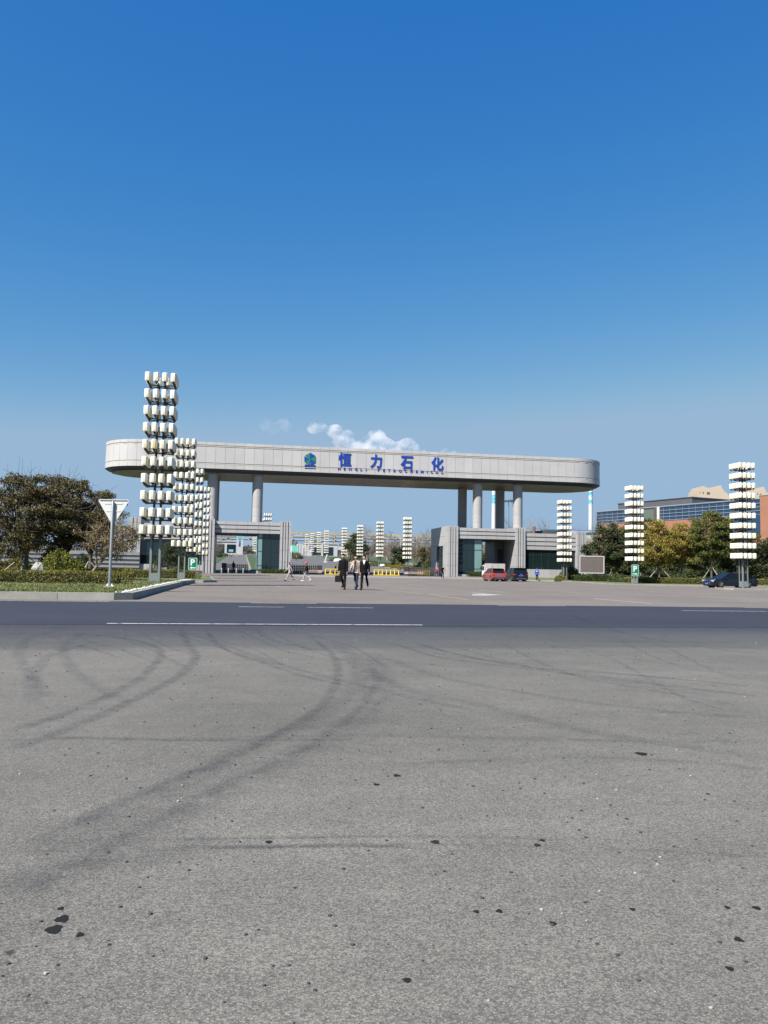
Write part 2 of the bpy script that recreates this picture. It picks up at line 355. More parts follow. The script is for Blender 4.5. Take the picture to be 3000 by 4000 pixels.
# ---------------------------------------------------------------- kerbs, lawns, islands
def offset_poly(poly, d):
    n = len(poly); out = []
    ar = sum(poly[i][0]*poly[(i+1)%n][1] - poly[(i+1)%n][0]*poly[i][1] for i in range(n)); sg = 1 if ar > 0 else -1
    for i in range(n):
        a, b, c = Vector(poly[i-1]), Vector(poly[i]), Vector(poly[(i+1) % n])
        n1 = Vector((-(b-a).y, (b-a).x)).normalized() * sg; n2 = Vector((-(c-b).y, (c-b).x)).normalized() * sg
        nn = (n1 + n2).normalized(); q = b + nn * d / max(0.4, nn.dot(n1)); out.append((q.x, q.y))
    return out
def island(poly, h=0.15, kw=0.15, top='lawn', name='lawn', step=1.6, kerb=M['kerb']):
    # kerb stones laid end to end round the polygon, then the raised bed inside them
    inn = offset_poly(poly, kw); mb = MB(); n = len(poly)
    for i in range(n):
        a, b, c, d = (Vector(q) for q in (poly[i], poly[(i+1)%n], inn[(i+1)%n], inn[i]))
        if (b - a).length > 80: k = 40
        else: k = max(1, int((b - a).length / step))
        for j in range(k):
            t0, t1 = j / k + (0.006 / max((b-a).length, .1)), (j + 1) / k - (0.006 / max((b-a).length, .1))
            q = [a.lerp(b, t0), a.lerp(b, t1), d.lerp(c, t1), d.lerp(c, t0)]
            mb.prism([tuple(p) for p in q], lambda p: gz(*p) - 0.05, lambda p: gz(*p) + h)
    o = gbuild(mb, 'kerb', kerb); o['kind'] = 'structure'
    o = drape(name, [inn], M[top], h - 0.012); o['kind'] = 'structure'
    return inn
GL = lambda px, py, z=0.0: at_g(px, py, z)
# left island: front edge on the road, right edge running back to the gate
c0 = GL(514, 2345); c1 = GL(762, 2277)
vf = c0[1]; ur = c0[0]
left_island = [(-75, vf - 0.2), (c0[0] - 0.5, vf - 0.05), (c0[0], vf + 0.3), (c1[0], c1[1]), (c1[0] - 0.6, c1[1] + 0.8), (-75, c1[1] + 0.8)]
island(left_island, 0.22, 0.2)
# second bed behind it with the low hedge, sign and conifer
c2 = GL(789, 2277); c3 = GL(826, 2258)
island([(-75, c1[1] + 2.3), (c2[0], c1[1] + 2.4), (c2[0] + 0.8, c1[1] + 4.5), (c3[0], c3[1]), (c3[0] - 1.0, c3[1] + 1.0), (-30.2, -2.2), (-75, -2.2)], 0.16, 0.18)
# right side
r1 = GL(2056, 2268); r2 = GL(2400, 2285); r3 = GL(2747, 2291); r4 = GL(2840, 2291)
right_bed = [(r1[0], -1.2), (r1[0] + .1, r1[1]), (r1[0]+2, r1[1]-5), (20.6, -20), (r2[0], r2[1]), (r3[0], r3[1]), (120, r3[1] - 1.5), (120, -1.2)]
island(right_bed, 0.15, 0.18)
l1 = GL(2826, 2303); island([(l1[0], l1[1]), (l1[0] + 0.5, l1[1] - 0.6), (l1[0]+28, l1[1] - 1.0), (l1[0]+28, l1[1] + 1.7), (l1[0] + .6, l1[1] + 1.9), (l1[0], l1[1] + 1.2)], 0.14, 0.15)

# white pebbles along the kerb of the left island
mb = MB(); a = Vector(left_island[2]); b = Vector(left_island[3]); dr = (b - a).normalized(); nr = Vector((-dr.y, dr.x))
rd = random.Random(3)
for i in range(480):
    t = rd.random() ** 1.15; p = a.lerp(b, t) + nr * (0.26 + abs(rd.gauss(0, 0.13))); s = rd.uniform(0.014, 0.040)
    mb.ball((p.x, p.y, gz(p.x, p.y) + 0.213 + s * .4), s, s * rd.uniform(.6, 1), s * .7, 6, 4)
o = gbuild(mb, 'pebbles', M['stone_white']); tag(o, 'strip of white pebbles along the kerb of the left lawn', 'pebbles', kind='stuff')

# ---------------------------------------------------------------- road markings
def mark(name, a, b, w=0.15, m=M['paint_worn'], z=0.010, broken=None):
    a, b = Vector(a), Vector(b); d = (b - a).normalized(); n = Vector((-d.y, d.x)) * w / 2; mb = []
    L = (b - a).length; segs = [(0, L)]
    if broken: segs = []; t = 0
    while broken and t < L: segs.append((t, min(L, t + broken[0]))); t += broken[0] + broken[1]
    for s, e in segs:
        p, q = a + d * s, a + d * e; mb.append([tuple(p - n), tuple(q - n), tuple(q + n), tuple(p + n)])
    o = drape(name, mb, m, z); o['kind'] = 'structure'; return o
vline = GL(1015, 2440)[1]
pa, pb = GL(401, 2444), GL(1631, 2437)
mark('road_marking', (pa[0], vline), (pb[0], vline), 0.12, M['line_paint'])
for (x0, y0, x1, y1) in [(930, 2391, 1130, 2391), (1225, 2391, 1508, 2392), (2795, 2400, 3140, 2402)]:
    p, q = GL(x0, y0), GL(x1, y1); v = -98.6; mark('road_marking', (p[0], v), (q[0], v), 0.11, M['line_paint'])
for (x0, x1) in [(-60, 395), (980, 1240), (1860, 2140), (2640, 2905)]:
    p, q = GL(x0, 2353), GL(x1, 2360); v = -96.35; mark('road_marking', (p[0], v), (q[0], v), 0.11, M['line_paint'])
W_, Y_ = M['paint_worn'], M['yellow_worn']
for (x0, y0, x1, y1, w, m) in [(1597, 2284, 1673, 2290, .14, W_), (1670, 2322, 1830, 2344, .16, Y_), (1500, 2305, 1650, 2320, .16, Y_), (1310, 2282, 1500, 2302, .14, Y_),
        (2155, 2319, 2460, 2332, .15, W_), (2320, 2339, 2545, 2359, .15, W_), (2625, 2325, 2935, 2340, .15, W_), (1865, 2305, 1975, 2315, .13, W_),
        (2090, 2289, 2208, 2295, .13, W_), (1860, 2277, 1935, 2281, .13, W_), (1640, 2274, 2290, 2319, .10, Y_), (1480, 2260, 1515, 2264, .12, W_),
        (1070, 2284, 1100, 2296, .03, W_), (1370, 2266, 1420, 2270, .12, W_), (1455, 2274, 1505, 2278, .12, W_),
        (1240, 2256, 1310, 2264, .12, W_), (2460, 2308, 2600, 2314, .10, W_), (1200, 2270, 1245, 2275, .12, Y_)]:
    mark('road_marking', GL(x0, y0), GL(x1, y1), w, m)
# zebra crossing in front of the gates
zb_ = []
for i in range(34):
    u = -15.5 + i * 0.95
    if u > 13.5: break
    zb_.append([(u + 2.2, -13.6), (u + 2.65, -13.6), (u + .45, -4.2), (u, -4.2)])
o = drape('zebra_crossing', zb_, M['paint_worn'], .010); o['kind'] = 'structure'
# turn arrow
mb = MB(); ax = [GL(x, y) for x, y in ((1830, 2315), (1870, 2317), (1905, 2321), (1960, 2324), (1900, 2327.5), (1845, 2327), (1843, 2322), (1890, 2321))]
o = drape('turn_arrow', [[tuple(p) for p in ax]], M['paint_worn'], .010); o['kind'] = 'structure'

# tyre marks: thin sheets with worn, see-through rubber
def tyre_mat(name, al):
    m = bpy.data.materials.new(name); m.use_nodes = True; t = m.node_tree; b = t.nodes['Principled BSDF']; N = t.nodes.new; L = t.links.new
    b.inputs['Base Color'].default_value = (0.05, 0.05, 0.06, 1); b.inputs['Roughness'].default_value = 0.8
    uvn = N('ShaderNodeUVMap'); uvn.uv_map = 'UVMap'; sp = N('ShaderNodeSeparateXYZ'); L(uvn.outputs[0], sp.inputs[0])
    e = N('ShaderNodeMath'); e.operation = 'SUBTRACT'; e.inputs[1].default_value = 0.5; L(sp.outputs['Y'], e.inputs[0])
    ab = N('ShaderNodeMath'); ab.operation = 'ABSOLUTE'; L(e.outputs[0], ab.inputs[0])
    mr = N('ShaderNodeMapRange'); mr.interpolation_type = 'SMOOTHSTEP'; mr.inputs['From Min'].default_value = 0.5; mr.inputs['From Max'].default_value = 0.1; L(ab.outputs[0], mr.inputs['Value'])
    e2 = N('ShaderNodeMath'); e2.operation = 'SUBTRACT'; e2.inputs[1].default_value = 0.5; L(sp.outputs['X'], e2.inputs[0])
    a2 = N('ShaderNodeMath'); a2.operation = 'ABSOLUTE'; L(e2.outputs[0], a2.inputs[0])
    m2 = N('ShaderNodeMapRange'); m2.interpolation_type = 'SMOOTHSTEP'; m2.inputs['From Min'].default_value = 0.5; m2.inputs['From Max'].default_value = 0.42; L(a2.outputs[0], m2.inputs['Value'])
    tc = N('ShaderNodeTexCoord'); n = N('ShaderNodeTexNoise'); n.inputs['Scale'].default_value = 5; n.inputs['Detail'].default_value = 7; n.inputs['Roughness'].default_value = 0.75; L(tc.outputs['Object'], n.inputs['Vector'])
    m3 = N('ShaderNodeMapRange'); m3.inputs['From Min'].default_value = 0.33; m3.inputs['From Max'].default_value = 0.66; m3.inputs['To Max'].default_value = al; L(n.outputs['Fac'], m3.inputs['Value'])
    p = N('ShaderNodeMath'); p.operation = 'MULTIPLY'; L(mr.outputs[0], p.inputs[0]); L(m2.outputs[0], p.inputs[1])
    p2 = N('ShaderNodeMath'); p2.operation = 'MULTIPLY'; L(p.outputs[0], p2.inputs[0]); L(m3.outputs[0], p2.inputs[1])
    n5 = N('ShaderNodeTexNoise'); n5.inputs['Scale'].default_value = 140; n5.inputs['Detail'].default_value = 3; L(tc.outputs['Object'], n5.inputs['Vector']); m5 = N('ShaderNodeMapRange'); m5.inputs['From Min'].default_value = .42; m5.inputs['From Max'].default_value = .56; m5.inputs['To Min'].default_value = .25; m5.inputs['To Max'].default_value = 1.3; L(n5.outputs['Fac'], m5.inputs['Value'])
    p3 = N('ShaderNodeMath'); p3.operation = 'MULTIPLY'; L(p2.outputs[0], p3.inputs[0]); L(m5.outputs[0], p3.inputs[1]); p2 = p3
    tr = N('ShaderNodeBsdfTransparent'); mx = N('ShaderNodeMixShader'); L(p2.outputs[0], mx.inputs[0]); L(tr.outputs[0], mx.inputs[1]); L(b.outputs[0], mx.inputs[2])
    L(mx.outputs[0], t.nodes['Material Output'].inputs['Surface']); return m
M['tyre_s'] = tyre_mat('tyre_rubber_strong', 0.62); M['tyre_m'] = tyre_mat('tyre_rubber_medium', 0.40); M['tyre_w'] = tyre_mat('tyre_rubber_weak', 0.25)
tz = [0.0054]
def smooth_path(pts, k=10):
    P = [Vector(p) for p in pts]; P = [P[0] * 2 - P[1]] + P + [P[-1] * 2 - P[-2]]; out = []
    for i in range(1, len(P) - 2):
        for j in range(k):
            t = j / k; a, b, c, d = P[i-1], P[i], P[i+1], P[i+2]
            out.append(0.5 * ((2*b) + (c - a)*t + (2*a - 5*b + 4*c - d)*t*t + (3*b - a - 3*c + d)*t**3))
    out.append(P[-2]); return out
def skid(pix, w, m):
    path = smooth_path([GL(x, y) for x, y in pix]); vs = []; fs = []; tz[0] += 0.0001
    for i, p in enumerate(path):
        d = (path[min(i+1, len(path)-1)] - path[max(i-1, 0)]).normalized(); n = Vector((-d.y, d.x)) * w / 2
        vs += [(*(p - n), tz[0]), (*(p + n), tz[0])]
        if i: fs.append((2*i-2, 2*i, 2*i+1, 2*i-1))
    me = bpy.data.meshes.new('tyre_mark'); me.from_pydata(vs, [], fs); me.materials.append(M[m]); ul = me.uv_layers.new(name='UVMap')
    for lp in me.loops: k = lp.vertex_index; ul.data[lp.index].uv = ((k // 2) / (len(path) - 1), k % 2)
    o = bpy.data.objects.new('tyre_mark', me); S.collection.objects.link(o); o.location = (0, GY, 0); o.rotation_euler = (0, 0, GA); o['kind'] = 'structure'
skid([(300, 2475), (470, 2492), (590, 2520), (628, 2560), (560, 2640), (430, 2715), (250, 2790), (0, 2870)], 0.17, 'tyre_m')
skid([(700, 2440), (735, 2520), (765, 2565), (700, 2640), (560, 2715), (380, 2800), (180, 2880), (0, 2945)], 0.17, 'tyre_m')
skid([(800, 2455), (860, 2525), (1000, 2580), (1180, 2640), (1380, 2685)], 0.12, 'tyre_m')
skid([(1200, 2480), (1290, 2550), (1320, 2630), (1270, 2740), (1120, 2850), (850, 2980), (500, 3120), (60, 3330)], 0.14, 'tyre_m')
skid([(1420, 2560), (1470, 2640), (1450, 2700), (1370, 2800), (1200, 2920), (900, 3060), (500, 3260), (0, 3560)], 0.12, 'tyre_w')
skid([(1440, 2540), (1495, 2640), (1450, 2760), (1250, 2900), (945, 3050), (473, 3290), (-60, 3560)], .36, 'tyre_w')
skid([(1290, 2500), (1400, 2590), (1380, 2700), (1200, 2820), (900, 2960), (500, 3160), (-60, 3430)], .34, 'tyre_w')
skid([(240, 2460), (120, 2490), (75, 2550), (120, 2640), (200, 2740)], 0.2, 'tyre_w')
skid([(330, 2465), (255, 2520), (265, 2590), (340, 2660), (520, 2760)], 0.2, 'tyre_w')
skid([(400, 2500), (200, 2560), (125, 2660), (130, 2760)], 0.2, 'tyre_w')
skid([(730, 2470), (900, 2530), (1100, 2600), (1500, 2700), (1900, 2790)], 0.18, 'tyre_w')
skid([(1540, 2515), (1680, 2560), (1860, 2590), (2200, 2630), (2600, 2680), (3000, 2725)], 0.12, 'tyre_m')
skid([(1600, 2505), (1800, 2560), (2100, 2610), (2500, 2640), (3000, 2690)], 0.12, 'tyre_m')
skid([(1480, 2560), (1700, 2640), (2000, 2700), (2500, 2770), (3000, 2810)], 0.2, 'tyre_w')
skid([(2220, 2400), (2330, 2440), (2560, 2500), (3000, 2560)], 0.12, 'tyre_m')
skid([(1400, 2600), (1600, 2700), (1850, 2750), (2300, 2860), (3000, 2960)], 0.25, 'tyre_w')
skid([(1000, 2455), (1060, 2500), (1250, 2540), (1500, 2560)], 0.18, 'tyre_w')
skid([(500, 3285), (1100, 3275), (1700, 3270), (2300, 3285)], 0.03, 'tyre_s')
skid([(650, 3312), (1100, 3310), (1350, 3306), (1650, 3312)], 0.05, 'tyre_s')
skid([(0, 2895), (300, 2885), (800, 2893), (1500, 2890)], 0.06, 'tyre_m')
skid([(0, 3330), (800, 3320), (1600, 3300), (2400, 3320), (3000, 3350)], 0.05, 'tyre_w')
skid([(100, 2880), (700, 2890), (1400, 2875), (2100, 2890), (3000, 2900)], 0.16, 'tyre_w')
skid([(1500, 2990), (2200, 2960), (2700, 2980), (3000, 3010)], 0.12, 'tyre_w')
skid([(0, 3480), (200, 3420), (500, 3370), (900, 3290)], 0.3, 'tyre_w')
for k in range(9):
    x0_ = 150 + 130 * k; skid([(x0_, 2462 + (k % 3) * 6), (x0_ + 70, 2495 + (k % 2) * 12), (x0_ + 190, 2530 + (k % 4) * 8), (x0_ + 330, 2575 + (k % 3) * 20)], .09, 'tyre_w')
for k in range(8): skid([(1450 + 160 * k, 2500 + 14 * (k % 3)), (1750 + 150 * k, 2560 + 22 * (k % 4)), (2200 + 120 * k, 2610 + 30 * (k % 5)), (2700 + 80 * k, 2660 + 36 * (k % 5))], .10, 'tyre_w')
# dark tar spots
M['tar'] = mat('tar', (0.020, 0.020, 0.022), 0.9, spec=.12)
rd = random.Random(11)
for (x, y, r) in [(242, 3591, 50), (210, 3632, 60), (312, 3652, 30), (237, 3550, 24), (2885, 3671, 34), (1700, 3290, 34), (2160, 3608, 28), (1950, 3560, 26), (1860, 3562, 22), (2470, 3553, 22), (1470, 3065, 24), (1550, 3030, 28), (2505, 2945, 46), (2850, 3785, 30), (1590, 3830, 30), (1050, 3290, 26), (2840, 3545, 22), (2098, 3302, 26), (2118, 3284, 22), (2765, 3102, 16), (2448, 3199, 14), (2955, 3548, 30)]:
    p = GL(x, y); mb = MB(); k = 26; ph = rd.random() * 9; r = r / 2 * CAMZ / (y - 2222)
    mb.add([(p[0] + r * (1 + .14 * math.sin(3 * t + ph) + .08 * math.sin(7 * t + 2 * ph)) * math.cos(t), p[1] + 1.25 * r * (1 + .14 * math.sin(3 * t + ph) + .08 * math.sin(5 * t)) * math.sin(t), .0015) for t in [2 * math.pi * i / k for i in range(k)]], [tuple(range(k))])
    o = gbuild(mb, 'tar_spot', M['tar']); o['kind'] = 'structure'
# grit scattered over the asphalt
mb = MB(); cols = ['grit_light', 'grit_dark']
M['grit_light'] = mat('grit_light', (0.42, 0.40, 0.37), 0.8); M['grit_dark'] = mat('grit_dark', (0.06, 0.06, 0.06), 0.8)
for i in range(700):
    Y = 1.7 + 12 * rd.random() ** 1.6; X = rd.uniform(-.55, .55) * Y; u, v = uv(X, Y); s = rd.uniform(.0025, .007) * (1 + .06 * Y)
    mb.ball((u, v, s * .4), s, s * rd.uniform(.6, 1), s * .55, 5, 3, m=0 if rd.random() < .12 else 1)
o = gbuild(mb, 'grit', [M['grit_light'], M['grit_dark']]); tag(o, 'small grit and stone chips scattered over the near asphalt', 'grit', kind='stuff')

# ---------------------------------------------------------------- entrance gate (beam, columns, sign)
UL, UR, DEP = -42.4, 38.0, 13.6; HR = DEP / 2
ZT, ZB, ZS = 19.5, 15.55, 15.0
def stadium(ins=0.0, n=22):
    r = HR - ins; a0, a1 = UL + HR, UR - HR; pts = []
    for i in range(n + 1): t = -math.pi / 2 + math.pi * i / n; pts.append((a1 + r * math.cos(t), HR + r * math.sin(t)))
    for i in range(n + 1): t = math.pi / 2 + math.pi * i / n; pts.append((a0 + r * math.cos(t), HR + r * math.sin(t)))
    return pts
gate = gthing('entrance_gate', 'huge pale grey gate beam with rounded ends and blue lettering raised on round columns', 'gate', 0, 0, 0)
MB().prism(stadium(0.08), ZB + 0.05, ZT - 0.04).build('beam_core', M['groove'], gate)
def rim(bands, ins_out, name, m, step=1.42, gap=0.03):
    r = HR - ins_out; a0, a1 = UL + HR, UR - HR; straight = a1 - a0; arc = math.pi * r; per = 2 * straight + 2 * arc
    def P(s):
        s %= per
        if s < straight: return (a0 + s, HR - r)
        s -= straight
        if s < arc: t = -math.pi/2 + s / r; return (a1 + r * math.cos(t), HR + r * math.sin(t))
        s -= arc
        if s < straight: return (a1 - s, HR + r)
        s -= straight; t = math.pi/2 + s / r; return (a0 + r * math.cos(t), HR + r * math.sin(t))
    n = round(per / step); mb = MB()
    for i in range(n):
        s0, s1 = per * i / n + gap / 2, per * (i + 1) / n - gap / 2
        ps = [P(s0 + (s1 - s0) * k / 3) for k in range(4)]
        cx, cy = (ps[0][0] + ps[3][0]) / 2, (ps[0][1] + ps[3][1]) / 2
        for z0, z1 in bands:
            vs = [(p[0], p[1], z0) for p in ps] + [(p[0], p[1], z1) for p in ps]
            ins = []
            for p in ps:
                cxx = min(max(p[0], a0), a1); dx, dy = p[0] - cxx, p[1] - HR; L = math.hypot(dx, dy); q = (L - 0.06) / L
                ins.append((cxx + dx * q, HR + dy * q))
            vs += [(p[0], p[1], z0) for p in ins] + [(p[0], p[1], z1) for p in ins]
            fs = [(k, k+1, k+5, k+4) for k in range(3)] + [(k+4, k+5, k+13, k+12) for k in range(3)] + [(k+8, k+9, k+1, k) for k in range(3)] + [(0, 4, 12, 8), (3, 11, 15, 7)]
            mb.add(vs, fs)
    return mb.build(name, m, gate)
rim([(16.42, 18.94)], 0.03, 'fascia_panels', M['panel'])
rim([(19.06, ZT)], 0.0, 'top_edge_panels', M['panel']); rim([(ZB, 16.20)], 0.0, 'bottom_edge_panels', M['panel'])
rim([(18.86, 18.97)], -0.02, 'ledge', M['ledge'], 5.0, 0.01); rim([(16.21, 16.33)], -0.02, 'ledge', M['ledge'], 5.0, 0.01)
MB().prism(stadium(0.35), ZB - 0.22, ZB + 0.05).build('underside_step', M['dark_grey'], gate)
# soffit made of strips of metal sheet
st = MB(); r = HR - 1.0; a0, a1 = UL + HR, UR - HR; u = UL + 1.0; MB().prism(stadium(1.08), ZS + 0.03, ZB - 0.22).build('soffit_core', M['dark_grey'], gate)
while u < UR - 1.05:
    e = min(u + 1.42, UR - 1.0)
    def hw(x):
        if x < a0: return math.sqrt(max(0, r*r - (a0 - x)**2))
        if x > a1: return math.sqrt(max(0, r*r - (x - a1)**2))
        return r
    s0, s1 = u + .02, e - .02; h0, h1 = hw(s0), hw(s1)
    for k in range(4):
        f0, f1 = -1 + k / 2 + .004, -1 + (k + 1) / 2 - .004
        st.prism([(s0, HR + h0*f0), (s1, HR + h1*f0), (s1, HR + h1*f1), (s0, HR + h0*f1)], ZS, ZS + 0.03)
    u = e
st.build('soffit', M['soffit'], gate)
# columns
for px, v in ((827, 2.3), (1005, 2.3), (827, 11.3), (1005, 11.3), (1865, 2.3), (2022, 2.3), (1865, 11.3), (2022, 11.3)):
    uu = at_v(px, 2000, 2.3)[0]; mb = MB(); z = 7.2
    while z < ZS:
        e = min(z + 1.42, ZS); mb.lathe([(.755, z), (.755, z + .02), (.775, z + .04), (.775, e - .04), (.755, e - .02), (.755, e)], 40, c=(uu, v, 0)); z = e
    mb.build('column', M['panel_lodge'], gate, True)
# lettering ---------------------------------------------------------
def text(body, size, name, m, parent, loc, w=None, h=None, off=0.0, ext=0.06, face='u'):
    c = bpy.data.curves.new(name, 'FONT'); c.body = body; c.size = size; c.extrude = ext; c.offset = off; c.resolution_u = 3
    o = bpy.data.objects.new(name, c); S.collection.objects.link(o); bpy.context.view_layer.update()
    me = bpy.data.meshes.new_from_object(o.evaluated_get(bpy.context.evaluated_depsgraph_get())); bpy.data.objects.remove(o)
    me.materials.clear(); me.materials.append(m)
    co = np.empty(len(me.vertices) * 3); me.vertices.foreach_get('co', co); co = co.reshape(-1, 3)
    mn, mx = co.min(0), co.max(0); sc = np.array([(w / (mx[0]-mn[0])) if w else 1, (h / (mx[1]-mn[1])) if h else 1, 1.0]); 
    if w and not h: sc[1] = sc[0]
    if h and not w: sc[0] = sc[1]
    co = (co - [ (mn[0]+mx[0])/2, mn[1], 0]) * sc
    out = np.stack([co[:, 0], -co[:, 2], co[:, 1]], 1)      # stands upright facing -y
    me.vertices.foreach_set('co', out.reshape(-1)); me.name = name; me.update()
    q = bpy.data.objects.new(name, me); S.collection.objects.link(q); q.parent = parent; q.location = loc; return q
FV = -0.035
for ch, x0, x1, y0, y1 in (('恒', 1321, 1372, 1769, 1821), ('力', 1446, 1492, 1776, 1827), ('石', 1564, 1613, 1782, 1832), ('化', 1684, 1732, 1786, 1836)):
    a = at_v(x0, y1, FV); b = at_v(x1, y0, FV)
    text(ch, 2, 'chinese_character', M['blue'], gate, ((a[0] + b[0]) / 2, FV, a[2]), w=b[0] - a[0], h=b[2] - a[2], off=0.045, ext=0.045)
for word, xs in (('HENGLI', (1325, 1346, 1368, 1391, 1411, 1430)), ('PETROCHEMICAL', (1479, 1500, 1520, 1542, 1563, 1585, 1607, 1628, 1649, 1669, 1686, 1707, 1728))):
    for ch, px in zip(word, xs):
        yb = 1836 + (px - 1325) * (1850.5 - 1836) / 403.0
        a = at_v(px, yb, FV); text(ch, 1, 'letter', M['blue'], gate, (a[0], FV, a[2] - 0.02), h=0.43, off=0.03, ext=0.035)
# emblem: hexagon split into blue and green wedges by three white slits
lc = at_v(1211, 1793, FV); H6 = [(0, .98), (.84, .50), (.84, -.50), (0, -.98), (-.84, -.50), (-.84, .50)]
def wedge(pts, name, m): 
    MB().xprism([(lc[0] + x, lc[2] + z) for x, z in pts], FV - 0.03, FV + 0.03).build(name, m, gate)
for k in range(3):
    t = -2 * math.pi * k / 3; c, s = math.cos(t), math.sin(t); rot = lambda p: (p[0]*c - p[1]*s, (p[0]*s + p[1]*c))
    wedge([rot(p) for p in ((-.012, .96), (-.012, .07), (-.77, .52))], 'emblem_wedge', M['green_logo'])
    wedge([rot(p) for p in ((.012, .96), (.77, .56), (.012, .06))], 'emblem_wedge', M['blue'])
a = at_v(1211, 1824, FV); text('恒力石化', 1, 'emblem_caption', M['blue'], gate, (a[0], FV, a[2]), w=1.68, h=.38, off=0.02, ext=0.04)
a = at_v(1211, 1829, FV); MB().box(a[0] - .84, a[0] + .84, FV - .03, FV + .02, a[2] - .03, a[2] + .03).build('emblem_underline', M['blue'], gate)

# ---------------------------------------------------------------- lodges under the gate
LT = 8.0
def pylon(par, u0, u1, v0, v1, zt, nf=3, z0=0.0, cap=0.0):
    # fluted pylon: stepped vertical ribs with deep grooves, laid in courses
    mb = MB(); w = (u1 - u0); zs = [z0 + i * 1.8 for i in range(int((zt - z0) / 1.8) + 1)] + [zt]
    rib = w / nf
    for i in range(nf):
        for z, e in zip(zs, zs[1:]):
            if e - z < .05: continue
            o = 0.10 * (i % 2)
            mb.box(u0 + i * rib + (.05 if i else 0), u0 + (i + 1) * rib - (.05 if i < nf - 1 else 0), v0 + o, v0 + .55, z + .012, e - .012)
    for z, e in zip(zs, zs[1:]):
        if e - z > .05: mb.box(u0 + .005, u1 - .005, v0 + .57, v1, z + .012, e - .012)
    mb.build('pylon', M['panel_lodge'], par)
    MB().box(u0 + .06, u1 - .06, v0 + .30, v1 - .06, z0, zt - .05).build('pylon_joint', M['groove'], par)
def cornice(par, u0, u1, v, zt, zb, n=3, dv=11.5):
    mb = MB(); h = (zt - zb); band = h / (n + (n - 1) * 0.28); z = zt; k = max(1, int((u1 - u0) / 1.45)); gz0 = MB()
    for i in range(n):
        for j in range(k):
            a, b = u0 + (u1 - u0) * j / k + .015, u0 + (u1 - u0) * (j + 1) / k - .015
            mb.box(a, b, v + .03 * i, v + .5, z - band, z)
        z -= band * 1.28
    mb.build('cornice', M['panel_lodge'], par)
    MB().box(u0, u1, v + .28, v + dv, zb + .02, zt - .04).build('cornice_groove', M['groove'], par)
    MB().box(u0, u1, v + .52, v + dv - .1, zt - .04, zt + .03).build('roof', M['dark_grey'], par)
def glazing(par, u0, u1, v, z0, z1, cols, rows, pale=(), name='window', th=.07):
    w = MB().box(u0, u1, v + .02, v + .06, z0, z1).build(name, M['glass'], par)
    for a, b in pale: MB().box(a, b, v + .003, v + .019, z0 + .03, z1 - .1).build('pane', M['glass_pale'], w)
    f = MB()
    for c in cols: f.box(c - th / 2, c + th / 2, v - .04, v + .002, z0, z1)
    for q in rows: f.box(u0, u1, v - .03, v + .001, q - th / 2, q + th / 2)
    f.build('frame', M['frame_dark'], w); return w
hx = lambda px, v=0.0, py=2150: at_v(px, py, v)[0]
hz = lambda px, py, v=0.0: at_v(px, py, v)[2]
# left lodge
ll = gthing('gate_lodge', 'grey panelled gate lodge left of the road with glass booth, open passage and fluted pylons', 'gatehouse', 0, 0, 0)
p_wl0, p_wl1 = hx(500), hx(546); p_m0, p_m1 = hx(790), hx(836); p_r0, p_r1 = hx(1093), hx(1135)
pylon(ll, p_wl0, p_wl1, 0.0, 11.5, LT, 3)
pylon(ll, p_m0, p_m1, -0.5, 11.5, LT, 4)
pylon(ll, p_r0, p_r1, 0.0, 11.5, LT, 4)
cornice(ll, p_m1, p_r0, 0.35, LT - .25, 6.05, 3)
cornice(ll, p_wl1, p_m0, 0.35, 6.9 + .3, 4.9, 3)
ug = hx(1005, 1.0); 
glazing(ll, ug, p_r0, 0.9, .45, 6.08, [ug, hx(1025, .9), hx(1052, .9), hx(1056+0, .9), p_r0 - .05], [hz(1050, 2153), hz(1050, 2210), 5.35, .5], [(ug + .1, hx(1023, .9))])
MB().box(ug, p_r0 - .01, 0.97, 9.0, 0, 6.03).build('booth_wall', M['frame_dark'], ll)
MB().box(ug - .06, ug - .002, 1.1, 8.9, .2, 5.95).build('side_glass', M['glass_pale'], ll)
MB().box(ug - .08, p_r0, 0.80, 0.965, 0, .43).build('plinth', M['panel_lodge'], ll)
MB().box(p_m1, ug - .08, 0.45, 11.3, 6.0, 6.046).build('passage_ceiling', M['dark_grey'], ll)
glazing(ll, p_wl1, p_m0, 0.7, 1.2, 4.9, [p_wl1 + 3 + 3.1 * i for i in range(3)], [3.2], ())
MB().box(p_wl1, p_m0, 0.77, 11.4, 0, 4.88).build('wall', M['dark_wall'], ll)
MB().box(p_wl1 + .01, p_m0 - .01, 0.45, 0.765, 0, 1.18).build('plinth', M['panel_lodge'], ll)
# right lodge
rl = gthing('gate_lodge', 'grey panelled gate lodge right of the road with recessed porch and a long windowed wing', 'gatehouse', 0, 0, 0)
a0_, a1_ = hx(1750), hx(1790); b0_, b1_ = hx(2016), hx(2053); d0_, d1_ = hx(2253), hx(2290)
pylon(rl, a0_, a1_, 0.0, 1.2, LT, 4); pylon(rl, b0_, b1_, 0.0, 11.5, LT, 4); pylon(rl, d0_, d1_, 0.0, 11.5, 7.7, 4)
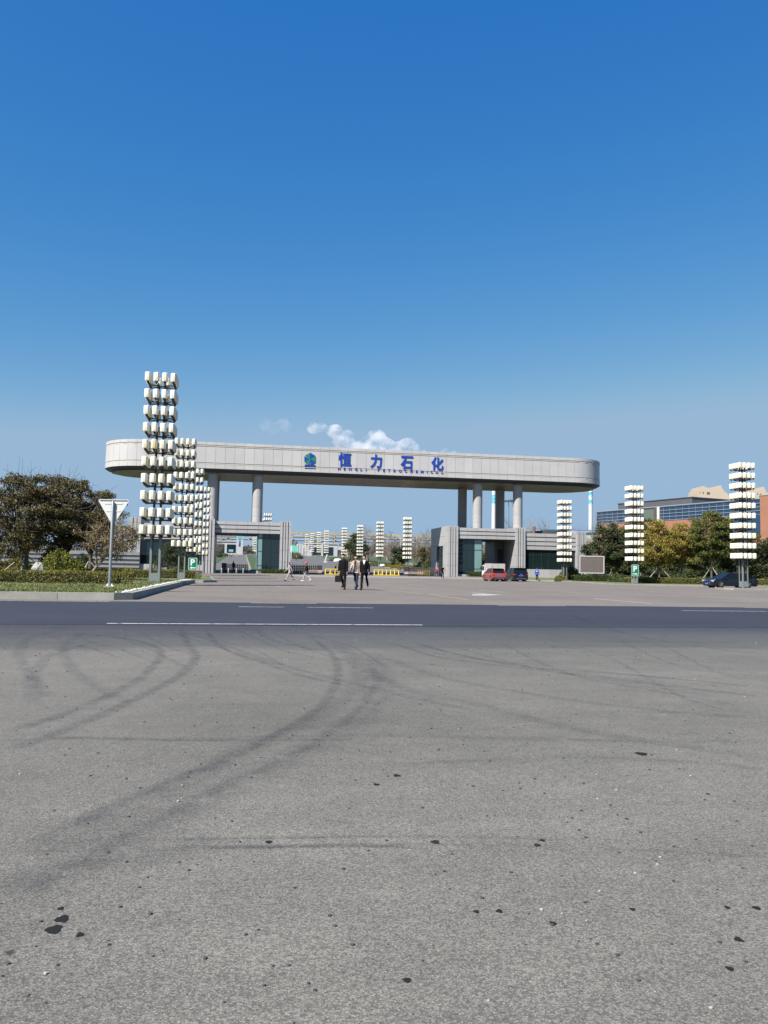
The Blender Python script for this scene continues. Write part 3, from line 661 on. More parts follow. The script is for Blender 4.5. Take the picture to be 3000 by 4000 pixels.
# side wall of the right lodge facing the road, with a tall glazed door recess
sw = MB()
for v0_, v1_, z0_, z1_ in ((1.22, 3.3, 0, 4.9), (7.6, 11.5, 0, 4.9), (1.22, 11.5, 4.925, 6.4), (1.22, 11.5, 6.425, LT - .03)):
    sw.box(a0_ + .02, a0_ + .5, v0_, v1_, z0_, z1_)
sw.build('side_wall', M['panel_lodge'], rl)
sg = MB().box(a0_ + .25, a0_ + .32, 3.3, 7.6, 0.02, 4.9).build('door_glass', M['glass'], rl)
f = MB()
for v_ in (3.35, 4.6, 5.4, 6.4, 7.55): f.box(a0_ + .18, a0_ + .25, v_ - .05, v_ + .05, .02, 4.9)
f.box(a0_ + .19, a0_ + .249, 3.3, 7.6, 2.5, 2.6); f.build('frame', M['frame_dark'], sg)
cornice(rl, a1_, b0_, 0.35, LT - .25, 6.05, 3)
cornice(rl, b1_, d0_, 0.35, 7.15, 4.55, 4)
ge = hx(1884, 0.9)
glazing(rl, a1_, ge, 0.9, .45, 6.08, [a1_ + .05, hx(1820, .9), hx(1851, .9), ge - .05], [hz(1850, 2148), hz(1850, 2222), hz(1850, 2165) + 2.3], [(hx(1854, .9), ge - .12)])
MB().box(a1_, ge, 0.97, 9.0, 0, 6.03).build('booth_wall', M['frame_dark'], rl)
MB().box(a1_, ge, 0.78, 0.965, 0, .43).build('plinth', M['panel_lodge'], rl)
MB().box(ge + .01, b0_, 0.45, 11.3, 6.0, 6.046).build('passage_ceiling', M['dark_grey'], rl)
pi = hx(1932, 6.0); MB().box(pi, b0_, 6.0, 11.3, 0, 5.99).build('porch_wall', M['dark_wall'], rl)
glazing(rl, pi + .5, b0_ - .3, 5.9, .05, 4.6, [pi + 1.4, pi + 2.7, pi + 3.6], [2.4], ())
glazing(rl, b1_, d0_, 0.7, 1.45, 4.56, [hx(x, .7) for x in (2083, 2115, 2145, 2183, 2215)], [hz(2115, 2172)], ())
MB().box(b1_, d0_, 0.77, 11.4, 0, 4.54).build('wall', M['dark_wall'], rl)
mb = MB(); k = 8
for i in range(k): mb.box(b1_ + (d0_ - b1_) * i / k + .012, b1_ + (d0_ - b1_) * (i + 1) / k - .012, 0.45, 0.765, 0, 1.43)
mb.build('plinth', M['panel_lodge'], rl)
MB().box(hx(2160), hx(2240), 2.5, 8, 7.19, 7.9).build('roof_box', M['dark_grey'], rl)
MB().cyl(hx(2112), 3, 7.18, 8.4, .25, .25, 12).build('roof_vent', mat('rust_vent', (.22, .12, .09), .7), rl)

# ---------------------------------------------------------------- lantern towers
def lantern_prof(): return [(.10, 0), (.165, .02), (.178, .06), (.178, .42), (.165, .46), (.12, .48)]
OFF = [-.6525, -.2175, .2175, .6525]; TZ = [2.5 + .89 * k for k in range(10)]
def lantern_mb(x, y, z, mb=None):
    mb = mb or MB(); b = len(mb.v); mb.lathe(lantern_prof(), 8, c=(0, 0, 0))
    c, s = math.cos(R(22.5)), math.sin(R(22.5))
    for i in range(b, len(mb.v)): p = mb.v[i]; mb.v[i] = (x + (p[0]*c - p[1]*s) * .94, y + (p[0]*s + p[1]*c) * .94, z + p[2])
    return mb
PER = [(x, y) for x in OFF for y in OFF if abs(x) > .5 or abs(y) > .5]
def tower_base(root):
    lg = MB()
    for sx in (-1, 1):
        for sy in (-1, 1):
            x, y = .20 * sx, .20 * sy      # angle-shaped leg of two plates
            for (ax0, ax1, ay0, ay1) in ((x - .03 * sx, x + .075 * sx, y + .055 * sy, y + .075 * sy), (x + .055 * sx, x + .075 * sx, y - .03 * sy, y + .054 * sy)):
                lg.box(min(ax0, ax1), max(ax0, ax1), min(ay0, ay1), max(ay0, ay1), .48, 2.35)
    lg.build('legs', M['leg'], root)
    pl = MB()
    for s in (-1, 1): pl.box(-.277, .277, s * .262 - .012, s * .262 + .012, 0, .5); pl.box(s * .262 - .012, s * .262 + .012, -.249, .249, 0, .5)
    pl.build('base_casing', M['leg'], root)
    for sx in (-1, 1):
        for sy in (-1, 1):
            MB().tube([(.20 * sx, .20 * sy, .5), (.20 * sx, .20 * sy, 2.0), (.17 * sx, .17 * sy, 2.4), (.17 * sx, .17 * sy, 10.55)], [.03, .03, .045, .045], 8).build('pole', M['black'], root, True)
def bracket_mb(z, mb=None):
    mb = mb or MB()
    for x, y in PER: mb.cyl(x, y, z - .09, z + .01, .055, .085, 8); mb.cyl(x, y, z - .15, z - .085, .03, .03, 6)
    for sx in (-1, 1):
        for sy in (-1, 1):
            a = (.17 * sx, .17 * sy, z - .13)
            for e in ((.6525*sx, .6525*sy), (.6525*sx, .2175*sy), (.2175*sx, .6525*sy)): mb.tube([a, (e[0], e[1], z - .12)], .022, 6)
    mb.box(-.19, .19, -.19, -.15, z - .17, z - .12); mb.box(-.19, .19, .15, .19, z - .17, z - .12)
    mb.box(-.19, -.15, -.149, .149, z - .17, z - .12); mb.box(.15, .19, -.149, .149, z - .17, z - .12)
    return mb
def tower_near():
    root = empty('lantern_tower', (0, 0, 0)); tower_base(root)
    lmesh = None; bmesh_ = None; back = MB()
    for k, z in enumerate(TZ):
        if bmesh_ is None: o = bracket_mb(0).build('bracket', M['black'], root); bmesh_ = o.data
        else: o = bpy.data.objects.new('bracket', bmesh_); S.collection.objects.link(o); o.parent = root
        o.location = (0, 0, z)
        for x, y in PER:
            if y > .6 and abs(x) < .5: lantern_mb(x, y, z, back); continue
            if lmesh is None: q = lantern_mb(0, 0, 0).build('lantern', M['lantern'], root, True); lmesh = q.data
            else: q = bpy.data.objects.new('lantern', lmesh); S.collection.objects.link(q); q.parent = root
            q.location = (x, y, z)
    b = back.build('rear_lanterns', M['lantern'], root, True); b['kind'] = 'stuff'
    return root
def tower_far():
    root = empty('lantern_tower', (0, 0, 0)); tower_base(root)
    br = MB()
    for z in TZ: bracket_mb(z, br)
    br.build('bracket', M['black'], root); me = None
    for z in TZ:
        if me is None:
            mb = MB()
            for x, y in PER: lantern_mb(x, y, 0, mb)
            o = mb.build('lantern_tier', M['lantern'], root); me = o.data
        else: o = bpy.data.objects.new('lantern_tier', me); S.collection.objects.link(o); o.parent = root
        o.location = (0, 0, z)
    return root
near0 = tower_near(); far0 = tower_far()
LG = 'lantern towers lining the gate road'
IS1 = island([(a0_ + 1.6, -1.95), (r1[0] - .4, -1.95), (r1[0] - .4, -.15), (a0_ + 1.6, -.15)], .12, .15); IS2 = island([(ug - .2, -1.15), (p_r1, -1.15), (p_r1, -.08), (ug - .2, -.08)], .1, .15)
near_specs = [(-25.7, -77.0, .15, 'tallest, nearest lantern tower of stacked cream lanterns on the left lawn behind the triangular sign'),
    (-25.9, -55.9, .15, 'second lantern tower from the front in the left row, left of the green parking sign'),
    (-26.2, -36.8, .1, 'third lantern tower of the left row, rising behind the left green parking sign'),
    (-26.3, -17.5, .1, 'fourth lantern tower of the left row, right in front of the left gate column'),
    (22.5, -56.3, .13, 'large lantern tower at the right edge standing in front of the black sedan'),
    (22.4, -36.6, .1, 'lantern tower directly behind the right green parking sign'),
    (22.4, -16.7, .1, 'lantern tower standing before the right wing of the gate lodge, beside the grey screen')]
for i, (u, v, z, lab) in enumerate(near_specs):
    o = near0 if i == 0 else copy_tree(near0); x, y = xy(u, v); o.location = (x, y, gz(u, v) + .16); o.rotation_euler = (0, 0, GA); tag(o, lab, 'light tower', LG)
# inner row on the median, then the inner left row beyond the gate
far_px = [(1591, 163, 'nearest lantern tower inside the gate, just left of the right lodge'), (1484, 192, 'second lantern tower inside the gate, above the dark sweater walker'),
    (1406, 223, 'third lantern tower inside the gate, in front of the bare tree clump'), (1345, 254, 'fourth lantern tower inside the gate, above the walker with the bag'),
    (1275, 301, 'fifth lantern tower inside the gate, left of the distant red crane'), (1246, 330, 'sixth lantern tower inside the gate, before the inner gate window'),
    (1220, 360, 'seventh lantern tower inside the gate, farthest but one of the median row'), (1198, 387, 'farthest and smallest lantern tower of the median row inside the gate')]
for i, (px, Y, lab) in enumerate(far_px):
    o = far0 if i == 0 else copy_tree(far0); x, y = pos_d(px, Y, 2130); u, v = uv(x, y); o.location = (x, y, gz(u, v) - .05); o.rotation_euler = (0, 0, GA); tag(o, lab, 'light tower', LG)
for i, Y in enumerate((160, 190, 220, 251, 281, 312, 343)):
    x = -23.4 - (Y - 160) * .1763; u, v = uv(x, Y); o = copy_tree(far0); o.location = (x, Y, gz(u, v)); o.rotation_euler = (0, 0, GA)
    tag(o, ['lantern tower behind the left lodge roof whose top clears the parapet by the second column', 'lantern tower peeking over the left lodge roof next to a taller one',
        'lantern tower of the inner left row seen through the glass booth gap', 'lantern tower in the left passage, nearest of those seen through the opening', 'lantern tower in the left passage behind the nearest one there',
        'lantern tower in the left passage, last but one towards the inner gate', 'lantern tower in the left passage closest to the inner gate'][i], 'light tower', LG)
# ---------------------------------------------------------------- vegetation
M['leaf_olive'] = leafmat('leaf_olive', [(0.038, 0.048, 0.018), (0.085, 0.092, 0.032), (0.135, 0.115, 0.045), (0.19, 0.135, 0.065), (0.27, 0.165, 0.085)])
M['leaf_brown'] = leafmat('leaf_brown', [(0.10, 0.09, 0.035), (0.20, 0.15, 0.07), (0.30, 0.20, 0.10), (0.34, 0.25, 0.14)])
M['leaf_deep'] = leafmat('leaf_deep', [(0.022, 0.038, 0.016), (0.045, 0.07, 0.024), (0.075, 0.10, 0.035), (0.12, 0.12, 0.05)])
M['leaf_green'] = leafmat('leaf_green', [(0.05, 0.075, 0.02), (0.10, 0.13, 0.03), (0.17, 0.19, 0.045), (0.28, 0.25, 0.06)])
M['leaf_gold'] = leafmat('leaf_gold', [(0.12, 0.12, 0.025), (0.26, 0.22, 0.045), (0.40, 0.31, 0.06), (0.55, 0.40, 0.08)])
M['leaf_bright'] = leafmat('leaf_bright', [(0.05, 0.07, 0.012), (0.15, 0.17, 0.022), (0.27, 0.27, 0.035), (0.40, 0.37, 0.05)])
M['leaf_hedge'] = leafmat('leaf_hedge', [(0.04, 0.055, 0.015), (0.11, 0.12, 0.025), (0.21, 0.20, 0.04), (0.33, 0.28, 0.06), (0.28, 0.14, 0.07)])
M['leaf_hedge_green'] = leafmat('leaf_hedge_green', [(0.025, 0.05, 0.015), (0.06, 0.10, 0.02), (0.10, 0.14, 0.03)])
M['needle'] = leafmat('needle', [(0.025, 0.035, 0.016), (0.05, 0.065, 0.025), (0.09, 0.10, 0.04)], 0.1)
M['core'] = mat('hedge_core', (0.055, 0.058, 0.022), 0.9, 0, .4, 9)

def leaf_quads(ctr, size, rs, droop=0.0, asp=0.62):
    n = len(ctr); a = rs.normal(size=(n, 3)); a[:, 2] += droop; a /= np.linalg.norm(a, axis=1)[:, None]
    b = rs.normal(size=(n, 3)); b -= (b * a).sum(1)[:, None] * a; b /= np.linalg.norm(b, axis=1)[:, None]
    s = size * rs.uniform(0.6, 1.35, size=(n, 1)); a = a * s; b = b * s * asp
    return np.stack([ctr - a, ctr + b * .9, ctr + a, ctr - b * .9], 1)
def quad_obj(arr, name, m, parent=None):
    n = len(arr); me = bpy.data.meshes.new(name); me.vertices.add(4*n); me.vertices.foreach_set('co', arr.reshape(-1).astype(np.float32))
    me.loops.add(4*n); me.loops.foreach_set('vertex_index', np.arange(4*n, dtype=np.int32)); me.polygons.add(n)
    me.polygons.foreach_set('loop_start', np.arange(0, 4*n, 4, dtype=np.int32)); me.materials.append(m); me.update(calc_edges=True)
    o = bpy.data.objects.new(name, me); S.collection.objects.link(o); o.parent = parent; return o
def bez(a, b, lift, k=6, wob=0.0, rd=rnd):
    c = a.lerp(b, .5) + Vector((0, 0, lift)); out = []
    for i in range(k + 1):
        t = i / k; p = a * (1-t)**2 + c * (2*t*(1-t)) + b * t*t
        if 0 < i < k and wob: p = p + Vector((rd.uniform(-wob, wob), rd.uniform(-wob, wob), rd.uniform(-wob, wob)))
        out.append(p)
    return out
def tree_parts(root, seed, H, rx, ry, base, trunk_h, r0, nclump, leaves, lsize, lm, bm='bark', crad=0.5, lean=(0, 0), nlimb=6, shell=0.55, stems=1, flat=0.0, twigs=0, whip=0, squash=0.55):
    """crown between z=base and z=H, half-widths rx, ry; limbs run from the fork to leaf clumps"""
    rd = random.Random(seed); rs = np.random.RandomState(seed); tr = MB(); cz = (H + base) / 2; rz = (H - base) / 2
    fork = Vector((lean[0] * .4, lean[1] * .4, trunk_h)); tops = []
    for s in range(stems):
        off = Vector((rd.uniform(-.12, .12), rd.uniform(-.12, .12), 0)) * (1 if stems > 1 else 0)
        f = fork + off * 3; tr.tube([off, off.lerp(f, .35) + Vector((rd.uniform(-.05, .05), rd.uniform(-.05, .05), 0)), off.lerp(f, .7) + Vector((rd.uniform(-.05, .05), 0, 0)), f], [r0 * 1.3, r0, r0 * .9, r0 * .8], 9); tops.append(f)
    # limbs
    limbs = []
    for i in range(nlimb):
        t = 2 * math.pi * (i + rd.uniform(-.3, .3)) / nlimb; q = rd.uniform(.35, .7)
        e = Vector((lean[0] + rx * q * math.cos(t), lean[1] + ry * q * math.sin(t), cz + rz * rd.uniform(-.3, .45)))
        f = rd.choice(tops); pts = bez(f, e, rd.uniform(-.1, .5), 6, .07, rd); tr.tube(pts, [r0 * .62 * (1 - .11 * k) for k in range(7)], 6); limbs.append(pts)
    clumps = []
    for i in range(nclump):
        while True:
            p = Vector((rd.uniform(-1, 1), rd.uniform(-1, 1), rd.uniform(-1, 1)))
            if p.length < 1 and p.length > shell * rd.random() ** .5: break
        if p.z < 0: p.z *= (1 - flat)
        k = 1 + .16 * math.sin(3.1 * math.atan2(p.y, p.x) + seed) + .12 * math.sin(5 * p.z + seed * 2)
        c = Vector((lean[0] + p.x * rx * k, lean[1] + p.y * ry * k, cz + p.z * rz * (1 + .10 * math.sin(4 * math.atan2(p.y, p.x) + 2 * seed))))
        clumps.append(c); L = min(limbs, key=lambda l: (l[3] - c).length); a = L[rd.randint(2, 6)]
        tr.tube(bez(a, c, rd.uniform(-.05, .25), 4, .05, rd), [r0 * .24, r0 * .2, r0 * .15, r0 * .1, r0 * .05], 4, caps=False)
        for q in range(twigs):
            e = c + Vector((rd.gauss(0, 1), rd.gauss(0, 1), abs(rd.gauss(0, 1)) * .9)) * crad
            tr.tube([c.lerp(a, .3), c.lerp(e, .5) + Vector((0, 0, .03)), e], [r0 * .1, r0 * .06, r0 * .03], 3, caps=False)
    for i in range(whip):
        t = rd.uniform(0, 6.28); q = rd.uniform(0, .75); b = Vector((lean[0] + rx * q * math.cos(t), lean[1] + ry * q * math.sin(t), cz + rz * .55))
        e = b + Vector((rd.uniform(-.3, .3), rd.uniform(-.2, .2), rz * rd.uniform(.35, .7) + .3)); tr.tube([b, b.lerp(e, .5) + Vector((rd.uniform(-.12, .12), 0, 0)), e], [.012, .009, .004], 4, caps=False)
    tr.build('trunk', M[bm], root, True)
    if leaves:
        per = leaves // nclump; cs = []
        for c in clumps:
            w = rs.uniform(.55, 1.25); k = int(per * w * w); pts = rs.normal(size=(k, 3)); pts /= np.maximum(1e-6, np.linalg.norm(pts, axis=1))[:, None]
            pts *= (rs.uniform(0, 1, size=(k, 1)) ** .5) * crad * w; pts[:, 2] *= squash; cs.append(pts + np.array(c))
        quad_obj(leaf_quads(np.concatenate(cs), lsize, rs, .1), 'crown', M[lm], root)
def stakes(root, h, sp, n=3, seed=0, r=.035):
    rd = random.Random(seed)
    for i in range(n):
        t = 2 * math.pi * i / n + rd.uniform(-.3, .3) + .4; MB().tube([(math.cos(t) * sp, math.sin(t) * sp, 0), (math.cos(t) * .06, math.sin(t) * .06, h)], r, 7).build('stake', M['wood'], root, True)
def tree(label, px, Y, zb=0.1, cat='tree', group=None, name='tree', stake=None, **kw):
    x, y = pos_d(px, Y); u, v = uv(x, y); root = thing(name, label, cat, (x, y, gz(u, v) + zb), 0, group); tree_parts(root, **kw)
    if stake: stakes(root, stake[0], stake[1], stake[2], kw['seed'])
    return root
LG2 = 'trees on the left lawn'
tree('big olive and brown tree at the left edge braced by wooden props beside the rock', 96, 45, .2, group=LG2, seed=1, H=6.1, rx=2.5, ry=2.0, base=1.3, trunk_h=1.25, r0=.20, nclump=125, leaves=26000, lsize=.062, lm='leaf_olive', crad=.50, nlimb=8, shell=.5, stake=(1.35, 1.5, 4), whip=5, twigs=2)
tree('broad brown-green tree rising above the round bright shrub', 255, 48, .2, group=LG2, seed=2, H=6.15, rx=2.35, ry=2.0, base=1.5, trunk_h=1.35, r0=.18, nclump=125, leaves=26650, lsize=.062, lm='leaf_olive', crad=.5, nlimb=8, shell=.45, stake=(1.4, 1.4, 3), whip=5, twigs=2)
tree('leafy tree with copper tinted top right behind the triangular sign', 352, 53, .2, group=LG2, seed=3, H=6.1, rx=2.1, ry=1.8, base=1.8, trunk_h=1.5, r0=.14, nclump=100, leaves=20150, lsize=.062, lm='leaf_olive', crad=.48, nlimb=7, shell=.45, whip=2, twigs=2)
tree('small leaning tree with dry brown leaves on crossed props before the striped wall', 346, 44, .2, group=LG2, seed=4, H=3.6, rx=1.6, ry=1.2, base=1.2, trunk_h=.75, r0=.09, nclump=60, leaves=4940, lsize=.052, lm='leaf_brown', bm='bark_pale', crad=.42, lean=(1.15, 0), nlimb=6, shell=.3, stake=(1.0, .95, 3), twigs=5, squash=.7)
tree('low dark tree at the far left edge reaching out of the frame', -40, 50, .2, group=LG2, seed=5, H=4.9, rx=2.0, ry=1.6, base=.9, trunk_h=.9, r0=.14, nclump=70, leaves=13650, lsize=.062, lm='leaf_olive', crad=.5, nlimb=6, shell=.5)
def bush(label, px, Y, zb, rx, ry, rz, n, ls, lm, seed, name='shrub', group=None, u=None, v=None, sink=0.1):
    if u is None: x, y = pos_d(px, Y); u, v = uv(x, y)
    else: x, y = xy(u, v)
    root = thing(name, label, 'shrub', (x, y, gz(u, v) + zb), 0, group); rs = np.random.RandomState(seed)
    d = rs.normal(size=(n, 3)); d /= np.linalg.norm(d, axis=1)[:, None]; d[:, 2] = np.abs(d[:, 2])
    th = np.arctan2(d[:, 1], d[:, 0]); k = 1 + .07 * np.sin(4 * th + seed) + .06 * np.sin(7 * th + 5 * d[:, 2] + seed) + rs.normal(size=n) * .035
    rr = k * (1 - .25 * rs.uniform(0, 1, n) ** 2); pts = d * rr[:, None] * np.array([rx, ry, rz]); pts[:, 2] += .02
    quad_obj(leaf_quads(pts, ls, rs), 'foliage', M[lm], root)
    rd = random.Random(seed); MB().ball((0, 0, rz * .1), rx * .84, ry * .84, rz * .78, 16, 9, jit=.05, rd=rd).build('inner_twigs', M['core'], root); return root
bush('round bright yellow-green clipped shrub beside the white rock', 230, 40.5, .2, .95, .85, 1.42, 7500, .050, 'leaf_bright', 21)
bush('small olive shrub leaning against the right of the round bright shrub', 302, 42, .2, .52, .5, .92, 2400, .05, 'leaf_bright', 22)
bush('dull brown-green rounded shrub behind the clipped bright shrub', 210, 47, .2, 1.05, .8, 1.75, 4200, .06, 'leaf_olive', 23)
bush('yellowish green shrub between the props of the leftmost tree', 70, 47, .2, .95, .8, 1.15, 3300, .06, 'leaf_hedge', 24)
bush('dark low shrub at the left edge behind the long hedge', -15, 46, .2, .95, .8, 1.0, 3000, .06, 'leaf_olive', 25)
bush('dark shrub below the second tree, in front of the striped wall', 325, 58, .2, .9, .8, 1.6, 2600, .07, 'leaf_deep', 26)
def hedge(label, pts, w, h, zb, dens, ls, lm, seed, name='hedge', jz=.03):
    """clipped hedge along a line in gate coordinates"""
    rs = np.random.RandomState(seed); P = [Vector(p) for p in pts]; root = gthing(name, label, 'hedge', 0, 0, 0); q = []; core = MB()
    for i, (a, b) in enumerate(zip(P, P[1:])):
        L = (b - a).length; d = (b - a) / L; n = Vector((-d.y, d.x)); N = int(L * (w + 2 * h) * dens * 2.2)
        s = rs.uniform(-w * .35 if i == 0 else 0, L + (w * .35 if i == len(P) - 2 else 0), N); t = rs.uniform(-h, w + h, N)
        off = np.where(t < 0, -w / 2, np.where(t > w, w / 2, t - w / 2)); z = np.where(t < 0, h + t, np.where(t > w, h - (t - w), h))
        e = np.minimum(1, np.minimum(np.maximum(0, s + w * .35), np.maximum(0, L + w * .35 - s)) / (w * .5)) if len(P) == 2 else 1.0
        e = .55 + .45 * e ** .5 if len(P) == 2 else np.ones(N); rnd_c = 1 - .10 * np.maximum(0, z / h - .75) * 4 * (np.abs(off) > w * .45)
        wav = .05 * np.sin(s * 1.7 + seed) + .035 * np.sin(s * 4.1 + off * 3); zz = z * (1 + wav) * (.86 + .14 * e); oo = off * e * rnd_c * (1 + wav)
        g_ = np.array([gz(a.x + d.x * ss, a.y + d.y * ss) for ss in s])
        x = a.x + d.x * s + n.x * oo + rs.normal(size=N) * jz; y = a.y + d.y * s + n.y * oo + rs.normal(size=N) * jz
        q.append(np.stack([x, y, g_ + zb + zz + rs.normal(size=N) * jz], 1)); k = max(1, int(L / 2))
        for j in range(k):
            c0_, c1_ = a + d * L * j / k, a + d * L * (j + 1) / k; e0 = .12 if (j == 0 and i == 0) else 0; e1 = .12 if (j == k - 1 and i == len(P) - 2) else 0; c0_ = c0_ + d * e0; c1_ = c1_ - d * e1; nn = n * (w / 2 * .84)
            core.prism([tuple(c0_ - nn), tuple(c1_ - nn), tuple(c1_ + nn), tuple(c0_ + nn)], lambda p: gz(*p) + zb - .02, lambda p: gz(*p) + zb + h * .88)
    quad_obj(leaf_quads(np.concatenate(q), ls, rs), 'foliage', M[lm], root); core.build('inner_twigs', M['core'], root); return root
ha = uv(*pos_d(-160, 35.8)); hb = uv(*pos_d(478, 35.4))
hedge('long clipped green and rusty hedge on the front left lawn ending by the sign post', [(ha[0], hb[1] - .2), (hb[0], hb[1])], 1.3, .50, .2, 360, .034, 'leaf_hedge', 31)
hc = uv(*pos_d(395, 47)); hd = uv(*pos_d(507, 47))
hedge('second hedge nose just behind the long front left hedge', [(hc[0] - 14, hd[1]), (hd[0], hd[1])], 1.1, .58, .2, 230, .04, 'leaf_hedge', 32)
he = uv(*pos_d(520, 64)); hf = uv(*pos_d(775, 64))
hedge('low clipped hedge behind the first two lantern tower legs, running to the left parking sign', [(he[0] - 8, he[1] + 1.5), (hf[0] - .3, he[1] + 1.8)], 1.2, .62, .16, 200, .045, 'leaf_hedge', 33)
hedge('low dark green hedge under the glass booth of the left lodge', [(ug + .5, -.45), (p_r1 - .2, -.45)], .9, .65, 0, 170, .06, 'leaf_hedge_green', 34)
hedge('low dark green hedge under the glass booth of the right lodge', [(a0_ + 3.0, -1.2), (ge + .2, -1.2)], .9, .75, 0.1, 170, .06, 'leaf_hedge_green', 35)
hg = uv(*pos_d(2245, 104)); hh = uv(*pos_d(3100, 96))
hedge('long green hedge behind the right parking sign and under the trees', [(hg[0], -22.5), (95, -22.5)], 1.4, .75, .15, 100, .07, 'leaf_hedge_green', 36)
hi = at_g(2330, 2276); hj = at_g(2745, 2287); hk = at_g(3060, 2284)
hedge('front hedge with pale yellow tips along the right kerb below the right parking sign', [(hi[0], hj[1] + 1.6), (hj[0] + .5, hj[1] + 1.3)], 1.3, .62, .15, 170, .055, 'leaf_hedge', 37)
hedge('hedge behind the black sedan at the right edge', [(hj[0] + 8.5, hj[1] + 1.9), (hj[0] + 26, hj[1] + 1.5)], 1.3, .62, .15, 130, .055, 'leaf_hedge', 38)
bush('round dark clipped shrub beside the grey screen under the lodge window', 2228, 112, .12, 1.5, 1.3, 1.75, 2600, .10, 'leaf_deep', 41)
bush('small yellowish shrub at the foot of the lantern tower before the right wing', 2190, 108, .12, .85, .7, .7, 900, .08, 'leaf_hedge', 42)
# conifer behind the second lantern tower
def conifer(label, px, Y, zb, H, rx, seed):
    x, y = pos_d(px, Y); root = thing('conifer', label, 'conifer', (x, y, zb + gz(*uv(x, y)))); rs = np.random.RandomState(seed); rd = random.Random(seed); tr = MB(); tr.tube([(0, 0, 0), (.05, 0, H * .5), (0, 0, H * .93)], [.12, .08, .02], 7); q = []
    for i in range(95):
        t = rd.random() ** .8; z = .25 + (H - .4) * t; L = rx * (1 - t) ** .75 * rd.uniform(.65, 1.15) + .15; a = rd.uniform(0, 6.28)
        e = Vector((math.cos(a) * L, math.sin(a) * L, z + rd.uniform(-.1, .25))); tr.tube([(0, 0, z), (e.x * .6, e.y * .6, z - .05), e], [.03, .02, .01], 4, caps=False)
        k = int(60 + 110 * L); s = rs.uniform(.25, 1, (k, 1)) ** .7; p = np.array([0, 0, z]) * (1 - s) + np.array(e) * s + rs.normal(size=(k, 3)) * np.array([.17, .17, .11]); q.append(p)
    tr.build('trunk', M['bark'], root, True); quad_obj(leaf_quads(np.concatenate(q), .062, rs, .2, .3), 'crown', M['needle'], root)
conifer('dense dark conifer standing before the left lodge wing between the lantern tower legs', 655, 76, .16, 3.2, 1.9, 51)
conifer('smaller dark conifer just left of the green parking sign', 708, 84, .16, 2.5, 1.4, 52)
# rock
x, y = pos_d(148, 39); mb = MB(); mb.ball((0, 0, .32), .36, .3, .60, 14, 9, jit=.08, rd=random.Random(5))
o = mb.build('rock', M['rock'], None, False, (x, y, .2 + gz(*uv(x, y)))); tag(o, 'pale rounded boulder leaning beside the clipped bright shrub', 'rock')
# right-hand trees
RG = 'trees along the right pavement'
K = dict(group=RG, zb=.15)
tree('dark green tree right of the grey screen with a bare twiggy top', 2398, 112, seed=61, H=7.92, rx=3.25, ry=2.2, base=1.5, trunk_h=1.7, r0=.14, nclump=128, leaves=21750, lsize=.11, lm='leaf_deep', crad=.72, nlimb=7, shell=.5, stake=(2.0, 1.5, 4), whip=12, **K)
tree('dark tree squeezed between the right lodge end and the first trees', 2330, 124, seed=62, H=5.24, rx=2.46, ry=1.8, base=.6, trunk_h=1.0, r0=.12, nclump=74, leaves=10500, lsize=.12, lm='leaf_deep', crad=.7, nlimb=5, shell=.4, **K)
tree('olive tree hidden partly by the lantern tower over the parking sign', 2490, 112, seed=63, H=9.20, rx=3.02, ry=2.2, base=1.5, trunk_h=2.0, r0=.15, nclump=128, leaves=18750, lsize=.115, lm='leaf_green', crad=.7, nlimb=7, shell=.5, whip=10, stake=(2.1, 1.7, 3), **K)
tree('yellow-green tree just right of the parking sign with a pale stake leaning right', 2576, 103, seed=64, H=8.03, rx=2.46, ry=2.0, base=1.9, trunk_h=2.2, r0=.13, nclump=108, leaves=17250, lsize=.10, lm='leaf_gold', crad=.68, nlimb=7, shell=.45, stake=(2.1, 2.2, 4), whip=4, **K)
tree('golden tree, brightest yellow crown of the row, with forked pale stems', 2662, 106, seed=65, H=7.81, rx=2.46, ry=2.0, base=2.0, trunk_h=2.2, r0=.12, nclump=108, leaves=16500, lsize=.10, lm='leaf_gold', bm='bark_pale', crad=.66, nlimb=8, shell=.45, stake=(2.1, 1.6, 3), **K)
tree('tall green tree with golden edges left of the black sedan', 2780, 100, seed=66, H=9.31, rx=2.80, ry=2.2, base=2.3, trunk_h=2.4, r0=.14, nclump=141, leaves=24000, lsize=.10, lm='leaf_green', crad=.66, nlimb=8, shell=.5, stake=(2.1, 1.8, 4), **K)
tree('slender green tree directly behind the tall right lantern tower', 2860, 106, seed=67, H=7.49, rx=2.35, ry=1.9, base=1.0, trunk_h=1.6, r0=.12, nclump=94, leaves=13500, lsize=.11, lm='leaf_deep', crad=.66, nlimb=6, shell=.45, **K)
tree('dark tree at the right edge of the frame beyond the sedan', 2968, 98, seed=68, H=6.31, rx=2.69, ry=2.0, base=.9, trunk_h=1.3, r0=.13, nclump=101, leaves=15000, lsize=.11, lm='leaf_deep', crad=.68, nlimb=6, shell=.5, stake=(1.8, 1.4, 3), **K)
tree('low yellow and green tree between the golden trees and the tall green one', 2716, 112, seed=69, H=6.74, rx=2.13, ry=1.7, base=1.0, trunk_h=1.4, r0=.12, nclump=81, leaves=12000, lsize=.11, lm='leaf_green', crad=.66, nlimb=6, shell=.4, **K)
